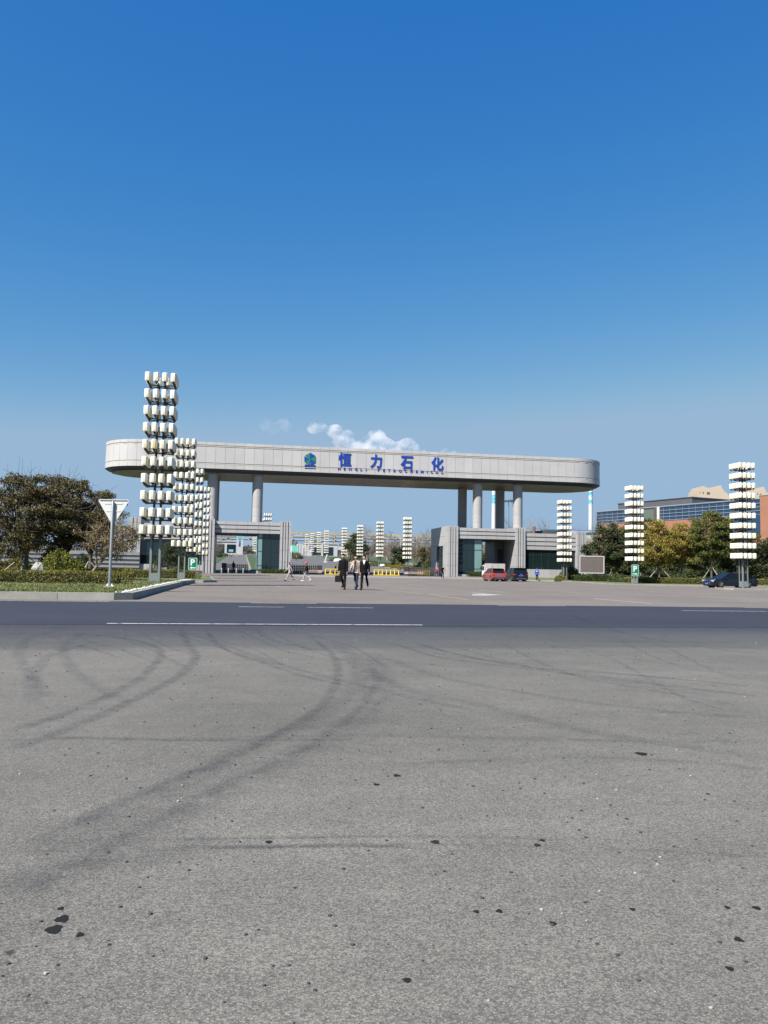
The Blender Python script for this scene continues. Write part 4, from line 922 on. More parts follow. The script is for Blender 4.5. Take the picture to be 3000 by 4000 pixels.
for i, (px, Y, lm, rx, rz, lab) in enumerate([(2440, 118, 'leaf_deep', 1.9, 1.9, 'dark undergrowth shrub beside the lantern tower over the parking sign'), (2545, 119, 'leaf_deep', 2.1, 1.7, 'dark undergrowth shrub behind the yellow-green tree stem'), (2620, 121, 'leaf_deep', 1.7, 1.4, 'dark undergrowth shrub between the stakes of the golden trees'),
      (2705, 118, 'leaf_deep', 2.2, 2.2, 'dark undergrowth shrub left of the stem of the tall green tree'), (2800, 116, 'leaf_deep', 2.0, 1.9, 'dark undergrowth shrub over the roof of the black sedan'), (2885, 114, 'leaf_deep', 2.6, 2.4, 'dark undergrowth shrub right behind the tall right lantern tower'), (2975, 108, 'leaf_olive', 2.2, 1.6, 'olive undergrowth shrub at the right edge above the hedge')]):
    bush(lab, px, Y, .15, rx, rx * .8, rz, 2600, .12, lm, 80 + i, group='undergrowth behind the right trees')
bush('low green mound under the grey screen and first right tree', 2420, 100, .15, 1.5, 1.2, .95, 1600, .09, 'leaf_hedge_green', 88)
bush('grey-green mound behind the right hedge, below the golden trees', 2650, 99, .15, 1.8, 1.2, .95, 1600, .09, 'leaf_hedge_green', 89)
for i, (px, Y, H_, rx_) in enumerate([(2400, 124, 5.0, 3.0), (2470, 126, 5.6, 3.2), (2540, 127, 5.2, 3.2), (2610, 128, 5.6, 3.2), (2690, 126, 5.4, 3.2), (2760, 124, 6.0, 3.2), (2840, 122, 5.6, 3.2), (2920, 118, 5.4, 3.2), (3000, 114, 5.2, 3.0)]):
    tree(['dark backing tree directly right of the grey screen', 'dark backing tree behind the parking sign lantern tower', 'dark backing tree left behind the yellow-green tree', 'dark backing tree between the two golden trees', 'dark backing tree right of the golden trees', 'dark backing tree behind the tall green tree',
        'dark backing tree left of the tall right lantern tower', 'dark backing tree right of the tall right lantern tower', 'dark backing tree cut by the right picture edge'][i], px, Y, .15, group='dark backing trees along the office block', name='evergreen_tree', seed=140 + i, H=H_, rx=rx_, ry=1.8, base=.2, trunk_h=.9, r0=.12, nclump=60, leaves=5200, lsize=.15, lm='leaf_deep', crad=.85, nlimb=5, shell=.3)
# bare winter trees (three shapes, copied)
def bare(seed, H, rx, base, th, r0, lv=0):
    root = empty('bare_tree', (0, 0, 0)); tree_parts(root, seed, H, rx, rx * .8, base, th, r0, 70, lv, .09, 'leaf_brown', 'bark_pale', .75, (0, 0), 9, .2, 3, 0, 7, 0); return root
B0, B1, B2 = bare(91, 8.5, 3.0, 1.2, .9, .12), bare(92, 9.5, 2.4, 2.5, 2.0, .11), bare(93, 7.0, 2.8, 1.2, .8, .13, 900)
used_b = set()
def put_bare(src, px, Y, lab, s=1.0, rz=0.0, zoff=0):
    o = src if src.name not in used_b else copy_tree(src); used_b.add(src.name)
    x, y = pos_d(px, Y); u, v = uv(x, y); o.location = (x, y, gz(u, v) + zoff); o.rotation_euler = (0, 0, rz); o.scale = (s, s, s); tag(o, lab, 'bare tree', 'leafless trees around the gate')
for a in [(B0, 1435, 235, 'many-stemmed leafless tree between the third and second median lantern towers', 1.35, 0), (B2, 1376, 250, 'leafless tree left of the third median lantern tower', 1.2, 1), (B2, 1530, 210, 'leafless tree between the two nearest median lantern towers', 1.0, 2), (B0, 1515, 250, 'leafless tree in front of the pipe bridge right of the second median tower', 1.2, 3),
          (B0, 1650, 190, 'wide leafless tree left of the right lodge side wall', 1.1, 4), (B2, 1625, 205, 'leafless tree just right of the nearest median lantern tower', 1.1, 5), (B1, 1680, 180, 'leafless tree touching the dark edge of the right lodge', .95, 2), (B0, 1905, 160, 'leafless tree seen through the open passage of the right lodge', 1.0, 1),
          (B1, 1990, 160, 'tall leafless tree between the two right gate columns', 1.15, 0), (B1, 1832, 165, 'leafless tree top above the right lodge between dark and pale columns', 1.05, 3), (B1, 2062, 158, 'leafless tree right of the last gate column', 1.15, 4), (B1, 2120, 155, 'leafless tree above the low right wing', 1.15, 5), (B0, 2250, 160, 'leafless tree behind the lantern tower over the right wing', 1.15, 2),
          (B1, 2345, 118, 'leafless pale tree in front of the glass office corner', 1.02, 1), (B1, 2390, 120, 'second leafless pale tree in front of the office glass', .98, 4), (B0, 560, 132, 'leafless tree behind the roof of the left wing', .95, 5), (B0, 640, 135, 'leafless tree behind the left lodge hidden by lantern towers', .85, 1), (B2, 850, 330, 'small leafless tree in front of the inner gate window seen through the left passage', 1.0, 1),
          (B2, 1365, 300, 'bare bush-like tree beside the inner gate canopy', 1.2, 0)]: put_bare(*a)
tree('dark evergreen left of the leafless median trees', 1388, 228, 0, seed=95, H=8.5, rx=3.0, ry=2.5, base=.6, trunk_h=1.2, r0=.15, nclump=60, leaves=5000, lsize=.2, lm='leaf_deep', crad=1.0, nlimb=6, shell=.4, name='evergreen_tree')
tree('dark evergreen between the two nearest median lantern towers', 1560, 205, 0, seed=96, H=5.4, rx=2.4, ry=2.0, base=.5, trunk_h=1.0, r0=.15, nclump=45, leaves=3500, lsize=.18, lm='leaf_deep', crad=.9, nlimb=6, shell=.4, name='evergreen_tree')
tree('green tree seen through the open passage of the right lodge', 1890, 150, 0, seed=97, H=4.4, rx=2.6, ry=2.0, base=.4, trunk_h=.9, r0=.15, nclump=50, leaves=5000, lsize=.14, lm='leaf_green', crad=.8, nlimb=6, shell=.4, name='evergreen_tree')
tree('dark tree with brown leaves just left of the right lodge side wall', 1668, 172, 0, seed=98, H=5.4, rx=2.4, ry=2.0, base=.6, trunk_h=1.1, r0=.15, nclump=50, leaves=4000, lsize=.14, lm='leaf_olive', crad=.85, nlimb=6, shell=.4, name='evergreen_tree')
# beds and lawns of the inner grounds
def blob(cx, cy, rx, ry, n=20, ph=0): return [(cx + rx * math.cos(t) * (1 + .12 * math.sin(3*t + ph)), cy + ry * math.sin(t)) for t in [2*math.pi*i/n for i in range(n)]]
def vstrip(name, uA, uB, v0, v1, m, z, **k): return gsheet(name, vsplit(uA, uB, v0, v1), m, z, **k)
vstrip('inner_road', -13.5, 11.8, 30, 330, M['inner'], .012)
vstrip('inner_road', -27.0, -20.2, 16, 330, M['inner'], .012)
island([(12.1, 34), (12.1, 290), (90, 290), (90, 34)], .16, .25, 'lawn2'); island([(-19.9, 22), (-19.9, 290), (-13.8, 290), (-13.8, 22)], .16, .25, 'lawn2'); vstrip('lawn', -130, -27.3, 14, 300, M['lawn2'], .02)
hedge('low yellow-green border hedge running down along the inner road to the right folding gate', [(13.0, 40), (13.0, 72), (13.2, 110), (13.6, 160)], 1.7, .42, .16, 50, .10, 'leaf_hedge', 43)
hedge('narrow border hedge left of the inner road, ending at the tilted post', [(-11.8, 150), (-12.2, 215)], 1.8, .6, .02, 28, .16, 'leaf_hedge', 44)
for i, (px, Y, rx, rz, lm, lab) in enumerate([(1547, 195, 1.5, 1.3, 'leaf_hedge', 'round yellow-green clipped shrub by the nearest median tower'), (1652, 165, 2.1, 1.7, 'leaf_hedge_green', 'large dark clipped shrub mound beside the right lodge'), (1606, 170, 2.8, .9, 'leaf_brown', 'long reddish-brown shrub right of the nearest median tower'),
      (1575, 180, 3.0, .9, 'leaf_hedge', 'low yellow-green shrub bed behind the nearest median tower'), (1500, 200, 5.0, .8, 'leaf_hedge_green', 'low dark green bed behind the walkers'), (1440, 225, 4.5, .9, 'leaf_deep', 'low dark bed under the leafless many-stemmed tree'), (1330, 270, 4.0, 1.0, 'leaf_deep', 'low dark bed by the fourth median tower'),
      (1680, 150, 3.2, .8, 'leaf_hedge_green', 'green bed touching the right lodge side wall'), (843, 300, 2.4, 2.3, 'leaf_deep', 'dark clipped shrub at the left jamb of the left passage'), (1145, 300, 4.0, 2.6, 'leaf_deep', 'dark shrub mass below the green board right of the left lodge'), (870, 330, 3.0, 1.2, 'leaf_hedge_green', 'low green shrub before the inner gate building')]):
    bush(lab, px, Y, 0, rx, rx * .6, rz, 1500, .13, lm, 120 + i, group='clipped shrubs of the inner garden')
for i, (px, Y, w, h, lab) in enumerate([(1555, 205, 2.4, .95, 'left of the three low pale garden walls behind the right folding gate'), (1599, 203, 1.7, .9, 'middle low pale garden wall behind the right folding gate'), (1656, 196, 4.4, .85, 'right low pale garden wall behind the folding gate, nearest the lodge')]):
    x, y = pos_d(px, Y); u, v = uv(x, y); r0_ = gthing('garden_wall', lab, 'garden wall', u, v, None, 0, 'low garden walls'); mb = MB(); k = int(w / 1.2)
    for j in range(k): mb.box(-w/2 + w*j/k + .01, -w/2 + w*(j+1)/k - .01, -.2, .2, -.1, h)
    mb.build('stone_blocks', M['kerb'], r0_); MB().box(-w/2 - .03, w/2 + .03, -.23, .23, h, h + .08).build('coping', M['stone_white'], r0_)
x, y = pos_d(1494, 190); u, v = uv(x, y); o = MB().ball((0, 0, .4), .7, .4, .38, 14, 8, jit=.03, rd=rnd).build('white_boulder', M['stone_white'], None, True, (x, y, gz(u, v))); tag(o, 'smooth white oval stone behind the dark sweater walker', 'rock')
for i, (px, Y, s, lab) in enumerate([(1385, 215, .9, 'brown landscaping rock between the two walking groups'), (1410, 222, .8, 'smaller pale landscaping rock under the third median tower'), (1318, 262, 1.0, 'broad flat white rock beside the border hedge end')]):
    x, y = pos_d(px, Y); u, v = uv(x, y); o = MB().ball((0, 0, s * .3), s * 1.5, s, s * .65, 9, 6, jit=.2, rd=random.Random(i)).build('rock', M['rock'] if i < 2 else M['stone_white'], None, False, (x, y, gz(u, v))); tag(o, lab, 'rock')
# grass blades on the front lawn
rs = np.random.RandomState(5); n = 42000; uu = rs.uniform(-44, c1[0] + 1, n); vv = rs.uniform(vf + .3, vf + 30, n) ; vv = vf + .3 + (vv - vf - .3) ** 1.0 * rs.uniform(0, 1, n)
e0, e1 = Vector(left_island[2]), Vector(left_island[3]); lim = e0.x + (vv - e0.y) / (e1.y - e0.y) * (e1.x - e0.x) - .35; k = uu < lim; uu, vv = uu[k], vv[k]; n = len(uu)
base = np.stack([uu, vv, np.array([gz(0, q) for q in vv]) + .205], 1); a = rs.normal(size=(n, 3)) * .012; a[:, 2] = 0; t = rs.normal(size=(n, 3)) * .02; t[:, 2] = rs.uniform(.03, .075, n)
arr = np.stack([base - a, base + a, base + t + a * .2, base + t - a * .2], 1)
M['blade'] = leafmat('grass_blade', [(0.08, 0.12, 0.03), (0.16, 0.20, 0.06), (0.27, 0.28, 0.10), (0.40, 0.36, 0.18)], .3)
o = quad_obj(arr, 'grass', M['blade']); o.location = (0, GY, 0); o.rotation_euler = (0, 0, GA); tag(o, 'short mown grass with dry straw blades on the left lawn', 'grass', kind='stuff')
# dry bare patches on the lawn
M['dry'] = mat('dry_straw', (.42, .37, .26), .9, 0, .2, 8)
for px, py, r in ((100, 2282, 1.0), (30, 2300, .8)):
    p = at_g(px, py, .2); o = drape('bare_patch', [blob(p[0], p[1], r, r * .35, 24, px)], M['dry'], .214); o['kind'] = 'structure'
# ---------------------------------------------------------------- signs and street furniture
x, y = pos_d(430, 30.6); sg_ = thing('yield_sign', 'back of a grey triangular road sign on a tall galvanised post on the left lawn', 'road sign', (x, y, .2 + gz(*uv(x, y))), 0)
MB().lathe([(.055, 0), (.055, 3.28), (.035, 3.31)], 20).build('post', M['galv'], sg_, True)
fl = MB(); fl.box(-.17, .17, -.17, .17, 0, .03)
for a in range(4): fl.xprism([(.05, .03), (.16, .03), (.05, .16)], -.01, .01) if a == 0 else (fl.xprism([(-.05, .03), (-.05, .16), (-.16, .03)], -.01, .01) if a == 1 else None)
fl.build('foot_plate', M['white'], sg_)
T = [(-.57, 3.36), (.57, 3.36), (.53, 3.27), (.06, 2.42), (-.06, 2.42), (-.53, 3.27)]
T = [(-.545, 3.385), (.545, 3.385), (.585, 3.33), (.565, 3.28), (.05, 2.44), (-.05, 2.44), (-.565, 3.28), (-.585, 3.33)]
MB().xprism(T, .075, .085).build('plate', M['sign_back'], sg_)
b = MB(); b.box(-.53, .53, .05, .074, 3.335, 3.36); b.build('top_rim', M['galv'], sg_)
for z, w in ((3.22, .34), (2.93, .27)): mb = MB(); mb.box(-w, w, .060, .068, z - .022, z + .022); mb.box(-w, w, .0685, .074, z - .022, z - .012); mb.box(-w, w, .0685, .074, z + .012, z + .022); mb.build('bracket', M['sign_back'], sg_)
def p_sign(label, px, Y, zb, arrow, py0, py1):
    x, y = pos_d(px, Y); zb += gz(*uv(x, y)); z0 = at_y(px, py1, Y).z - zb; z1 = at_y(px, py0, Y).z - zb; W2 = .41
    r_ = thing('parking_sign', label, 'parking sign', (x, y, zb), R(3))
    for s in (-1, 1): MB().cyl(s * .17, .06, 0, z1 - .15, .035, .035, 10).build('post', M['galv'], r_, True)
    def rr(w, a, b, rad): 
        pts = []
        for cx, cz, t0 in ((w - rad, b - rad, 0), (-w + rad, b - rad, 90), (-w + rad, a + rad, 180), (w - rad, a + rad, 270)):
            for k in range(5): t = R(t0 + 22.5 * k); pts.append((cx + rad * math.cos(t), cz + rad * math.sin(t)))
        return pts
    MB().xprism(rr(W2, z0, z1, .09), -.025, .02).build('board', M['sign_green'], r_)
    o_, i_ = rr(W2 - .035, z0 + .035, z1 - .035, .07), rr(W2 - .065, z0 + .065, z1 - .065, .05); n = len(o_)
    MB().add([(p[0], -.029, p[1]) for p in o_ + i_], [(k, (k+1) % n, n + (k+1) % n, n + k) for k in range(n)]).build('border', M['white'], r_)
    text('P', 1, 'letter_p', M['white'], r_, (0, -.03, z0 + (z1 - z0) * .38), h=(z1 - z0) * .50, off=.035, ext=.004)
    zc = z0 + (z1 - z0) * .2; A = [(-.27, 0), (-.05, .11), (-.05, .045), (.27, .045), (.27, -.045), (-.05, -.045), (-.05, -.11)]
    if arrow > 0: A = [(-p[0], p[1]) for p in A][::-1]
    MB().xprism([(p[0], zc + p[1]) for p in A], -.032, -.0255).build('arrow', M['white'], r_)
p_sign('green parking sign with a white P and a left arrow by the left lodge', 752, 70, .16, -1, 2178, 2228)
p_sign('green parking sign with a white P and a right arrow in the right front hedge', 2481, 86, .15, 1, 2205, 2251)
# grey display screen
x, y = pos_d(2312, 104); u, v = uv(x, y); sc_ = thing('display_screen', 'switched-off brown-grey display screen in a pale metal frame beside the right lodge', 'screen', (x, y, .15 + gz(u, v)), GA - R(6))
w2, zlo, zhi = 1.66, 1.0, 3.3
MB().box(-w2, w2, .0, .45, zlo, zhi).build('cabinet', M['galv'], sc_)
MB().box(-w2 + .12, w2 - .12, -.012, -.003, zlo + .12, zhi - .12).build('screen_panel', mat('screen_panel', (.17, .14, .13), .5, 0, .15, 3), sc_)
fr = MB(); fr.box(-w2, w2, -.05, -.002, zhi - .12, zhi); fr.box(-w2, w2, -.05, -.002, zlo, zlo + .12); fr.box(-w2, -w2 + .12, -.05, -.002, zlo + .121, zhi - .121); fr.box(w2 - .12, w2, -.05, -.002, zlo + .121, zhi - .121); fr.build('frame', mat('frame_pale', (.6, .6, .6), .4), sc_)
for s in (-1, 1): MB().box(s * 1.1 - .09, s * 1.1 + .09, .1, .35, 0, zlo - .002).build('leg', M['galv'], sc_)
# striped wall left of the left lodge
ua = hx(250, -13); ub = hx(548, -13) - .05; lw = gthing('striped_wall', 'low dark wall with pale grey horizontal bands joining the left lodge', 'wall', 0, -13, 0)
M['band'] = mat('band_grey', (.27, .28, .30), .6, 0, .06, 1)
MB().box(-78, ub, .06, .4, 0, 2.66).build('backing', mat('wall_dark_blue', (.045, .05, .065), .6, 0, .1), lw)
for i in range(5):
    z = .12 + i * .54; mb = MB(); k = 24
    for j in range(k): mb.box(-78 + (ub + 78) * j / k + .01, -78 + (ub + 78) * (j + 1) / k - .01, 0, .055, z, z + (.27 if i < 4 else .38))
    mb.build('band', M['band'], lw)
# slatted dark fence behind the right trees
fz = gthing('slat_fence', 'dark horizontal slat fence glimpsed behind the right-hand trees', 'fence', 0, 0, 0); mb = MB()
for i in range(9): mb.box(36, 90, 3.0, 3.06, .3 + i * .34, .48 + i * .34)
mb.build('slats', M['dark_grey'], fz); mb = MB()
for i in range(19): mb.box(36 + 3 * i, 36.12 + 3 * i, 3.07, 3.2, .15, 3.4)
mb.build('posts', M['dark_grey'], fz)
# folding gates
M['gate_metal'] = mat('gate_metal', (.035, .035, .04), .4, .3)
def folding_gate(label, uA, uB, v, h=1.5, loose=1.0, striped=False, zb=0.0, step=.31):
    g_ = gthing('folding_gate', label, 'folding gate', (uA + uB) / 2, v, zb, 0, 'folding gates across the road'); L = abs(uB - uA); n = max(4, int(L / step)); fr = MB(); la = MB(); st = MB()
    for i in range(n + 1):
        x = -L / 2 + L * i / n
        for y in (-.22, .22): fr.box(x - .032, x + .032, y - .025, y + .025, .08, h * .93)
        fr.tube([(x, -.22, h * .93), (x, -.12, h * 1.0), (x, .12, h * 1.0), (x, .22, h * .93)], .022, 6); fr.box(x - .02, x + .02, -.199, .199, .08, .12)
        fr.cyl(x, -.22, 0, .08, .04, .04, 8); fr.cyl(x, .22, 0, .08, .04, .04, 8)
        if i < n:
            x2 = x + L / n
            for k in range(4):
                z0_, z1_ = .18 + k * .3, .48 + k * .3
                for y in (-.2, .2): la.tube([(x, y, z0_), (x2, y, z1_)], .028, 4); la.tube([(x, y, z1_), (x2, y, z0_)], .028, 4)
    fr.build('uprights', M['gate_metal'], g_); la.build('lattice', M['gate_metal'], g_); return g_, L
u_l0 = hx(1136, 2.6); u_l1 = hx(1268, 2.6); u_r0 = hx(1563, 2.6); u_r1 = hx(1697, 2.6)
g1, L1 = folding_gate('black folding lattice gate drawn in beside the left lodge booth, behind the man in grey', u_l0, u_l1 - 1.0, 2.6)
g2, L2 = folding_gate('black folding lattice gate standing out from the right lodge with yellow uprights', u_r0 + 1.4, u_r1 + .2, 2.6)
g3, L3 = folding_gate('short black folding gate inside the left lodge passage', hx(880, 5), hx(970, 5), 5.0, 1.5)
def head(par, x, sgn):   # motor head of a folding gate with reflective red and white bands
    MB().box(x - .35, x + .35, -.3, .3, .1, 1.45).build('motor_head', mat('head_dark', (.06, .055, .06), .35), par)
    b = MB()
    for z in (.36, .58): b.box(x - .36, x + .36, -.315, -.301, z, z + .09)
    b.build('white_band', M['white'], par); MB().box(x - .36, x + .36, -.315, -.301, .46, .56).build('orange_band', mat('orange_band', (.75, .16, .05), .5), par)
head(g1, L1 / 2 + .3, 1); head(g2, -L2 / 2 - .4, -1)
for g_, L, s in ((g1, L1, 1), (g2, L2, -1)):
    b = MB(); b2 = MB(); x0, x1 = (L/2 - 2.2, L/2 - .1) if s > 0 else (-L/2 + .1, -L/2 + 2.4)
    for z in (.36, .60): b.box(x0, x1, -.27, -.25, z, z + .05)
    b.build('white_strip', M['white'], g_); b2.box(x0, x1, -.27, -.25, .47, .54); b2.build('orange_strip', mat('orange_band', (.75, .16, .05), .5), g_)
for g_, L, x0, x1 in ((g1, L1, L1/2 - 2.8, L1/2 - 1.9), (g2, L2, -L2/2 + 1.5, L2/2 - 1.0)):
    b = MB(); x = x0
    while x < x1: b.box(x - .03, x + .03, -.26, -.245, .15, 1.0); x += .36
    b.build('yellow_upright', M['yellow'], g_)
# yellow barriers
def barrier(label, uA, uB, v):
    b_ = gthing('road_barrier', label, 'barrier', (uA + uB) / 2, v, 0, 0, 'yellow steel road barriers'); L = uB - uA; n = max(3, round(L / .72))
    MB().box(-L/2, L/2, -.34, -.24, .05, .19).build('front_rail', M['yellow'], b_); MB().box(-L/2, L/2, .24, .34, .06, .16).build('rear_rail', M['yellow'], b_)
    MB().box(-L/2 + .1, L/2 - .1, -.07, .07, .84, .98).build('top_rail', M['yellow'], b_)
    for i in range(n + 1):
        x = -L/2 + .12 + (L - .24) * i / n; MB().tube([(x, -.29, .16), (x, -.02, .86)], .06, 6).tube([(x, .29, .16), (x, .02, .86)], .06, 6).build('strut', M['yellow'], b_)
    for i in range(2): x = -L/2 + L * (.3 + .4 * i); MB().xprism([(x - .3, .16), (x + .3, .16), (x + .2, .34), (x - .2, .34)], -.2, .2).build('counterweight', M['yellow'], b_)
barrier('yellow steel barrier beside the left folding gate, half hidden by the man with the bag', hx(1270, 1.2), hx(1352, 1.2), 1.4)
barrier('yellow steel barrier beside the right folding gate', hx(1461, 1.2), hx(1562, 1.2), 1.4)
# bollards before the left passage
for i, px in enumerate((856, 886, 921, 950)):
    u, v = at_g(px, 2248); o = MB().lathe([(.12, 0), (.12, .72), (.09, .78), (.03, .80)], 16).build('bollard', M['galv'], None, True, (*xy(u, -2.6), 0))
    tag(o, ['first short grey bollard from the left pylon, before the left passage', 'second short grey bollard from the left pylon', 'third short grey bollard from the left pylon, below the guard', 'fourth short grey bollard, nearest to the glass booth'][i], 'bollard', 'bollards across the left passage')
# dark cabinet with red lamp by the short gate
cb = gthing('gate_motor', 'dark gate motor box with a red panel at the left end of the short gate', 'gate motor', hx(877, 4.7), 4.7, 0); MB().box(-.35, .35, -.25, .25, .02, 1.55).build('housing', M['gate_metal'], cb); MB().box(-.3, .3, -.262, -.251, .5, .9).build('red_panel', mat('red_panel', (.5, .03, .02), .4), cb)
# ---------------------------------------------------------------- far structures
M['hazy_white'] = mat('chimney_white', (.72, .74, .76), .7, 0, .05, .05); M['teal'] = mat('teal_band', (.10, .50, .58), .6)
def chimney(label, pxc, Y, ztop, r, bands):
    p = at_y(pxc, 2060, Y); u, v = uv(p.x, Y); c = thing('chimney', label, 'chimney', (p.x, Y, gz(u, v)), 0, 'tall white chimneys'); h = ztop
    MB().lathe([(r * 1.15, 0), (r, h * .5), (r * .93, h)], 32).build('shaft', M['hazy_white'], c, True)
    for z0_, z1_ in bands:
        MB().lathe([(r * 1.02, z0_), (r * 1.02, z1_)], 32).build('band', M['teal'], c, True)
        b = MB(); zc = (z0_ + z1_) / 2
        for a in (-1, 1):
            t = R(-90 - 14 * a * 0); b.xprism([(-.7, zc + a * 2.2), (0, zc + a * 2.2 + 1.1), (.7, zc + a * 2.2), (0, zc + a * 2.2 - 1.1)], -r * 1.02 - .12, -r * 1.02 + .2)
        b.build('emblem', M['white'], c)
zz = lambda px, py, Y: at_y(px, py, Y).z
for lab, px, Y, yb in (('white chimney with a teal band seen between the right gate columns', 1928, 900, ((1933, 1967),)), ('white chimney with teal bands under the right end of the gate beam', 2307, 900, ((1951, 1969), (1921, 1936)))):
    gzz = gz(*uv(at_y(px, 2060, Y).x, Y)); chimney(lab, px, Y, 118, 2.2, [(zz(px, b, Y) - gzz, zz(px, a, Y) - gzz) for a, b in yb])
M['pipe'] = mat('pipe_rack', (.46, .40, .31), .7, 0, .15, .2); M['pipe2'] = mat('pipe_hazed', (.36, .34, .32), .5, .1, .1, .2); M['pipe_dark'] = mat('pipe_dark', (.16, .16, .17), .7)  # second pipe tone: distance haze is put into its grey-brown colour
# long pipe bridge across the background
pb_ = gthing('pipe_bridge', 'long beige pipe bridge crossing the whole background beyond the inner gate', 'pipe bridge', 0, 370, 0); zb_ = gz(0, 378)
zt_ = 24.0
for i in range(16): MB().box(-150 + 27 * i, -123.3 + 27 * i, -1.5, 1.5, zb_ + 12.2, zb_ + 13.9).build('deck', M['pipe'], pb_)
for i, (yy, zc, r) in enumerate(((-1.6, 10.8, .55), (-.3, 10.7, .4), (.9, 10.9, .6), (-1.2, 8.6, .45), (.6, 8.6, .5))): MB().tube([(-150, yy, zb_ + zc), (280, yy, zb_ + zc)], r, 10).build('pipe', M['pipe2'], pb_, True)
for i in range(33):
    x = -148 + 13 * i; mb = MB()
    for yy in (-2.2, 2.2): mb.box(x - .3, x + .3, yy - .3, yy + .3, zb_ - .5, zb_ + 12.2)
    for z in (7.7, 9.9): mb.box(x - .25, x + .25, -1.89, 1.89, zb_ + z, zb_ + z + .4)
    mb.build('support', M['pipe2'] if i % 2 else M['pipe'], pb_)
# inner gate buildings
def inner_lodge(label, pxs, v, zt, front_windows, name='inner_gate_lodge'):
    u0_, u1_ = hx(pxs[0], v, 2160), hx(pxs[1], v, 2160); z0 = gz(0, v); r_ = gthing(name, label, 'gatehouse', 0, v, z0)
    MB().box(u0_, u1_, 0, 10, -.5, zt).build('wall', M['inner_wall'], r_)
    MB().box(u0_ - .2, u1_ + .2, -.4, 10.2, zt, zt + .5).build('roof_edge', M['inner_wall'], r_)
    for a, b, z0_, z1_ in front_windows:
        ua_, ub_ = hx(a, v, 2160), hx(b, v, 2160); w = MB().box(ua_, ub_, -.08, -.01, z0_, z1_).build('window', M['glass'], r_); f = MB(); k = max(2, int((ub_ - ua_) / 2.2))
        for j in range(k + 1): x = ua_ + (ub_ - ua_) * j / k; f.box(x - .07, x + .07, -.14, -.081, z0_, z1_)
        f.build('frame', M['frame_dark'], w)
    return r_, u0_, u1_, z0
M['inner_wall'] = mat('inner_wall', (.56, .57, .58), .6, 0, .05, .5)
VI = 300
il, a_, b_, z0_ = inner_lodge('pale inner gate lodge with square dark windows seen through the left passage', (800, 924), VI, 6.6, [(842, 875, .6, 5.2), (886, 920, .8, 5.2)])
MB().box(hx(893, VI, 2160), hx(911, VI, 2160), -.2, -.15, 1.4, 2.6).build('blue_banner', mat('blue_banner', (.25, .5, .75), .5), il)
# tall sign pylon with emblem and three characters
up0, up1 = hx(923, VI, 2160), hx(948, VI, 2160); z1_ = zz(935, 2066, 122 + VI) - z0_
MB().box(up0, up1, -.5, 4, -.4, 14.5).build('sign_pylon', M['inner_wall'], il)
for i, ch in enumerate('工业区'): text(ch, 1, 'character', M['blue'], il, ((up0 + up1) / 2, -.55, zz(935, 2117 + 9.2 * i, 418) - z0_), h=1.05, off=.03, ext=.04)
MB().box(up0 + .4, up1 - .4, -.56, -.505, zz(935, 2108, 418) - z0_, zz(935, 2096, 418) - z0_).build('emblem_panel', M['teal'], il)
im, a2, b2, _ = inner_lodge('pale central building of the inner gate with two dark windows behind the median towers', (1191, 1318), VI, 6.4, [(1220, 1254, .4, 4.7), (1263, 1301, .4, 4.9)])
MB().box(hx(1254, VI, 2160), hx(1262, VI, 2160), -.5, -.02, -.3, 6.38).build('pier', M['inner_wall'], im); MB().box(hx(1203, VI, 2160), hx(1219, VI, 2160), -.6, -.02, -.3, 9.5).build('sign_pylon', M['inner_wall'], im)
for i, ch in enumerate('工业区'): text(ch, 1, 'character', M['blue'], im, (hx(1211, VI, 2160), -.65, zz(1211, 2128 + 9.0 * i, 420) - z0_), h=1.0, off=.03, ext=.04)
MB().box(hx(1206, VI, 2160), hx(1216, VI, 2160), -.66, -.605, zz(1211, 2112, 420) - z0_, zz(1211, 2103, 420) - z0_).build('emblem_panel', M['teal'], im)
ip = gthing('inner_gate_portal', 'open pale portal left of the central inner gate building, on fluted piers', 'portal', 0, VI + 2, gz(0, VI + 2)); ua_, ub_ = hx(1159, VI, 2160), hx(1190, VI, 2160)
for k in range(3): MB().box(ua_ + k * 1.25, ua_ + k * 1.25 + 1.0, 0, 2, -.3, 6.2).build('pier', M['inner_wall'], ip)
MB().box(ua_ + 3.55, ub_, 0, 2, 4.2, 5.6).build('lintel', M['inner_wall'], ip)
ic = gthing('inner_canopy', 'pale canopy on round posts right of the central inner gate building', 'canopy', 0, VI + 1, gz(0, VI)); ua_, ub_ = hx(1319, VI, 2160), hx(1372, VI, 2160)
MB().box(ua_, ub_, -1, 7, 3.6, 5.4).build('roof', M['inner_wall'], ic)
for k in range(5): MB().cyl(ua_ + .8 + k * 1.5, 0, -.3, 3.6, .25, .25, 10).build('post', M['inner_wall'], ic, True)
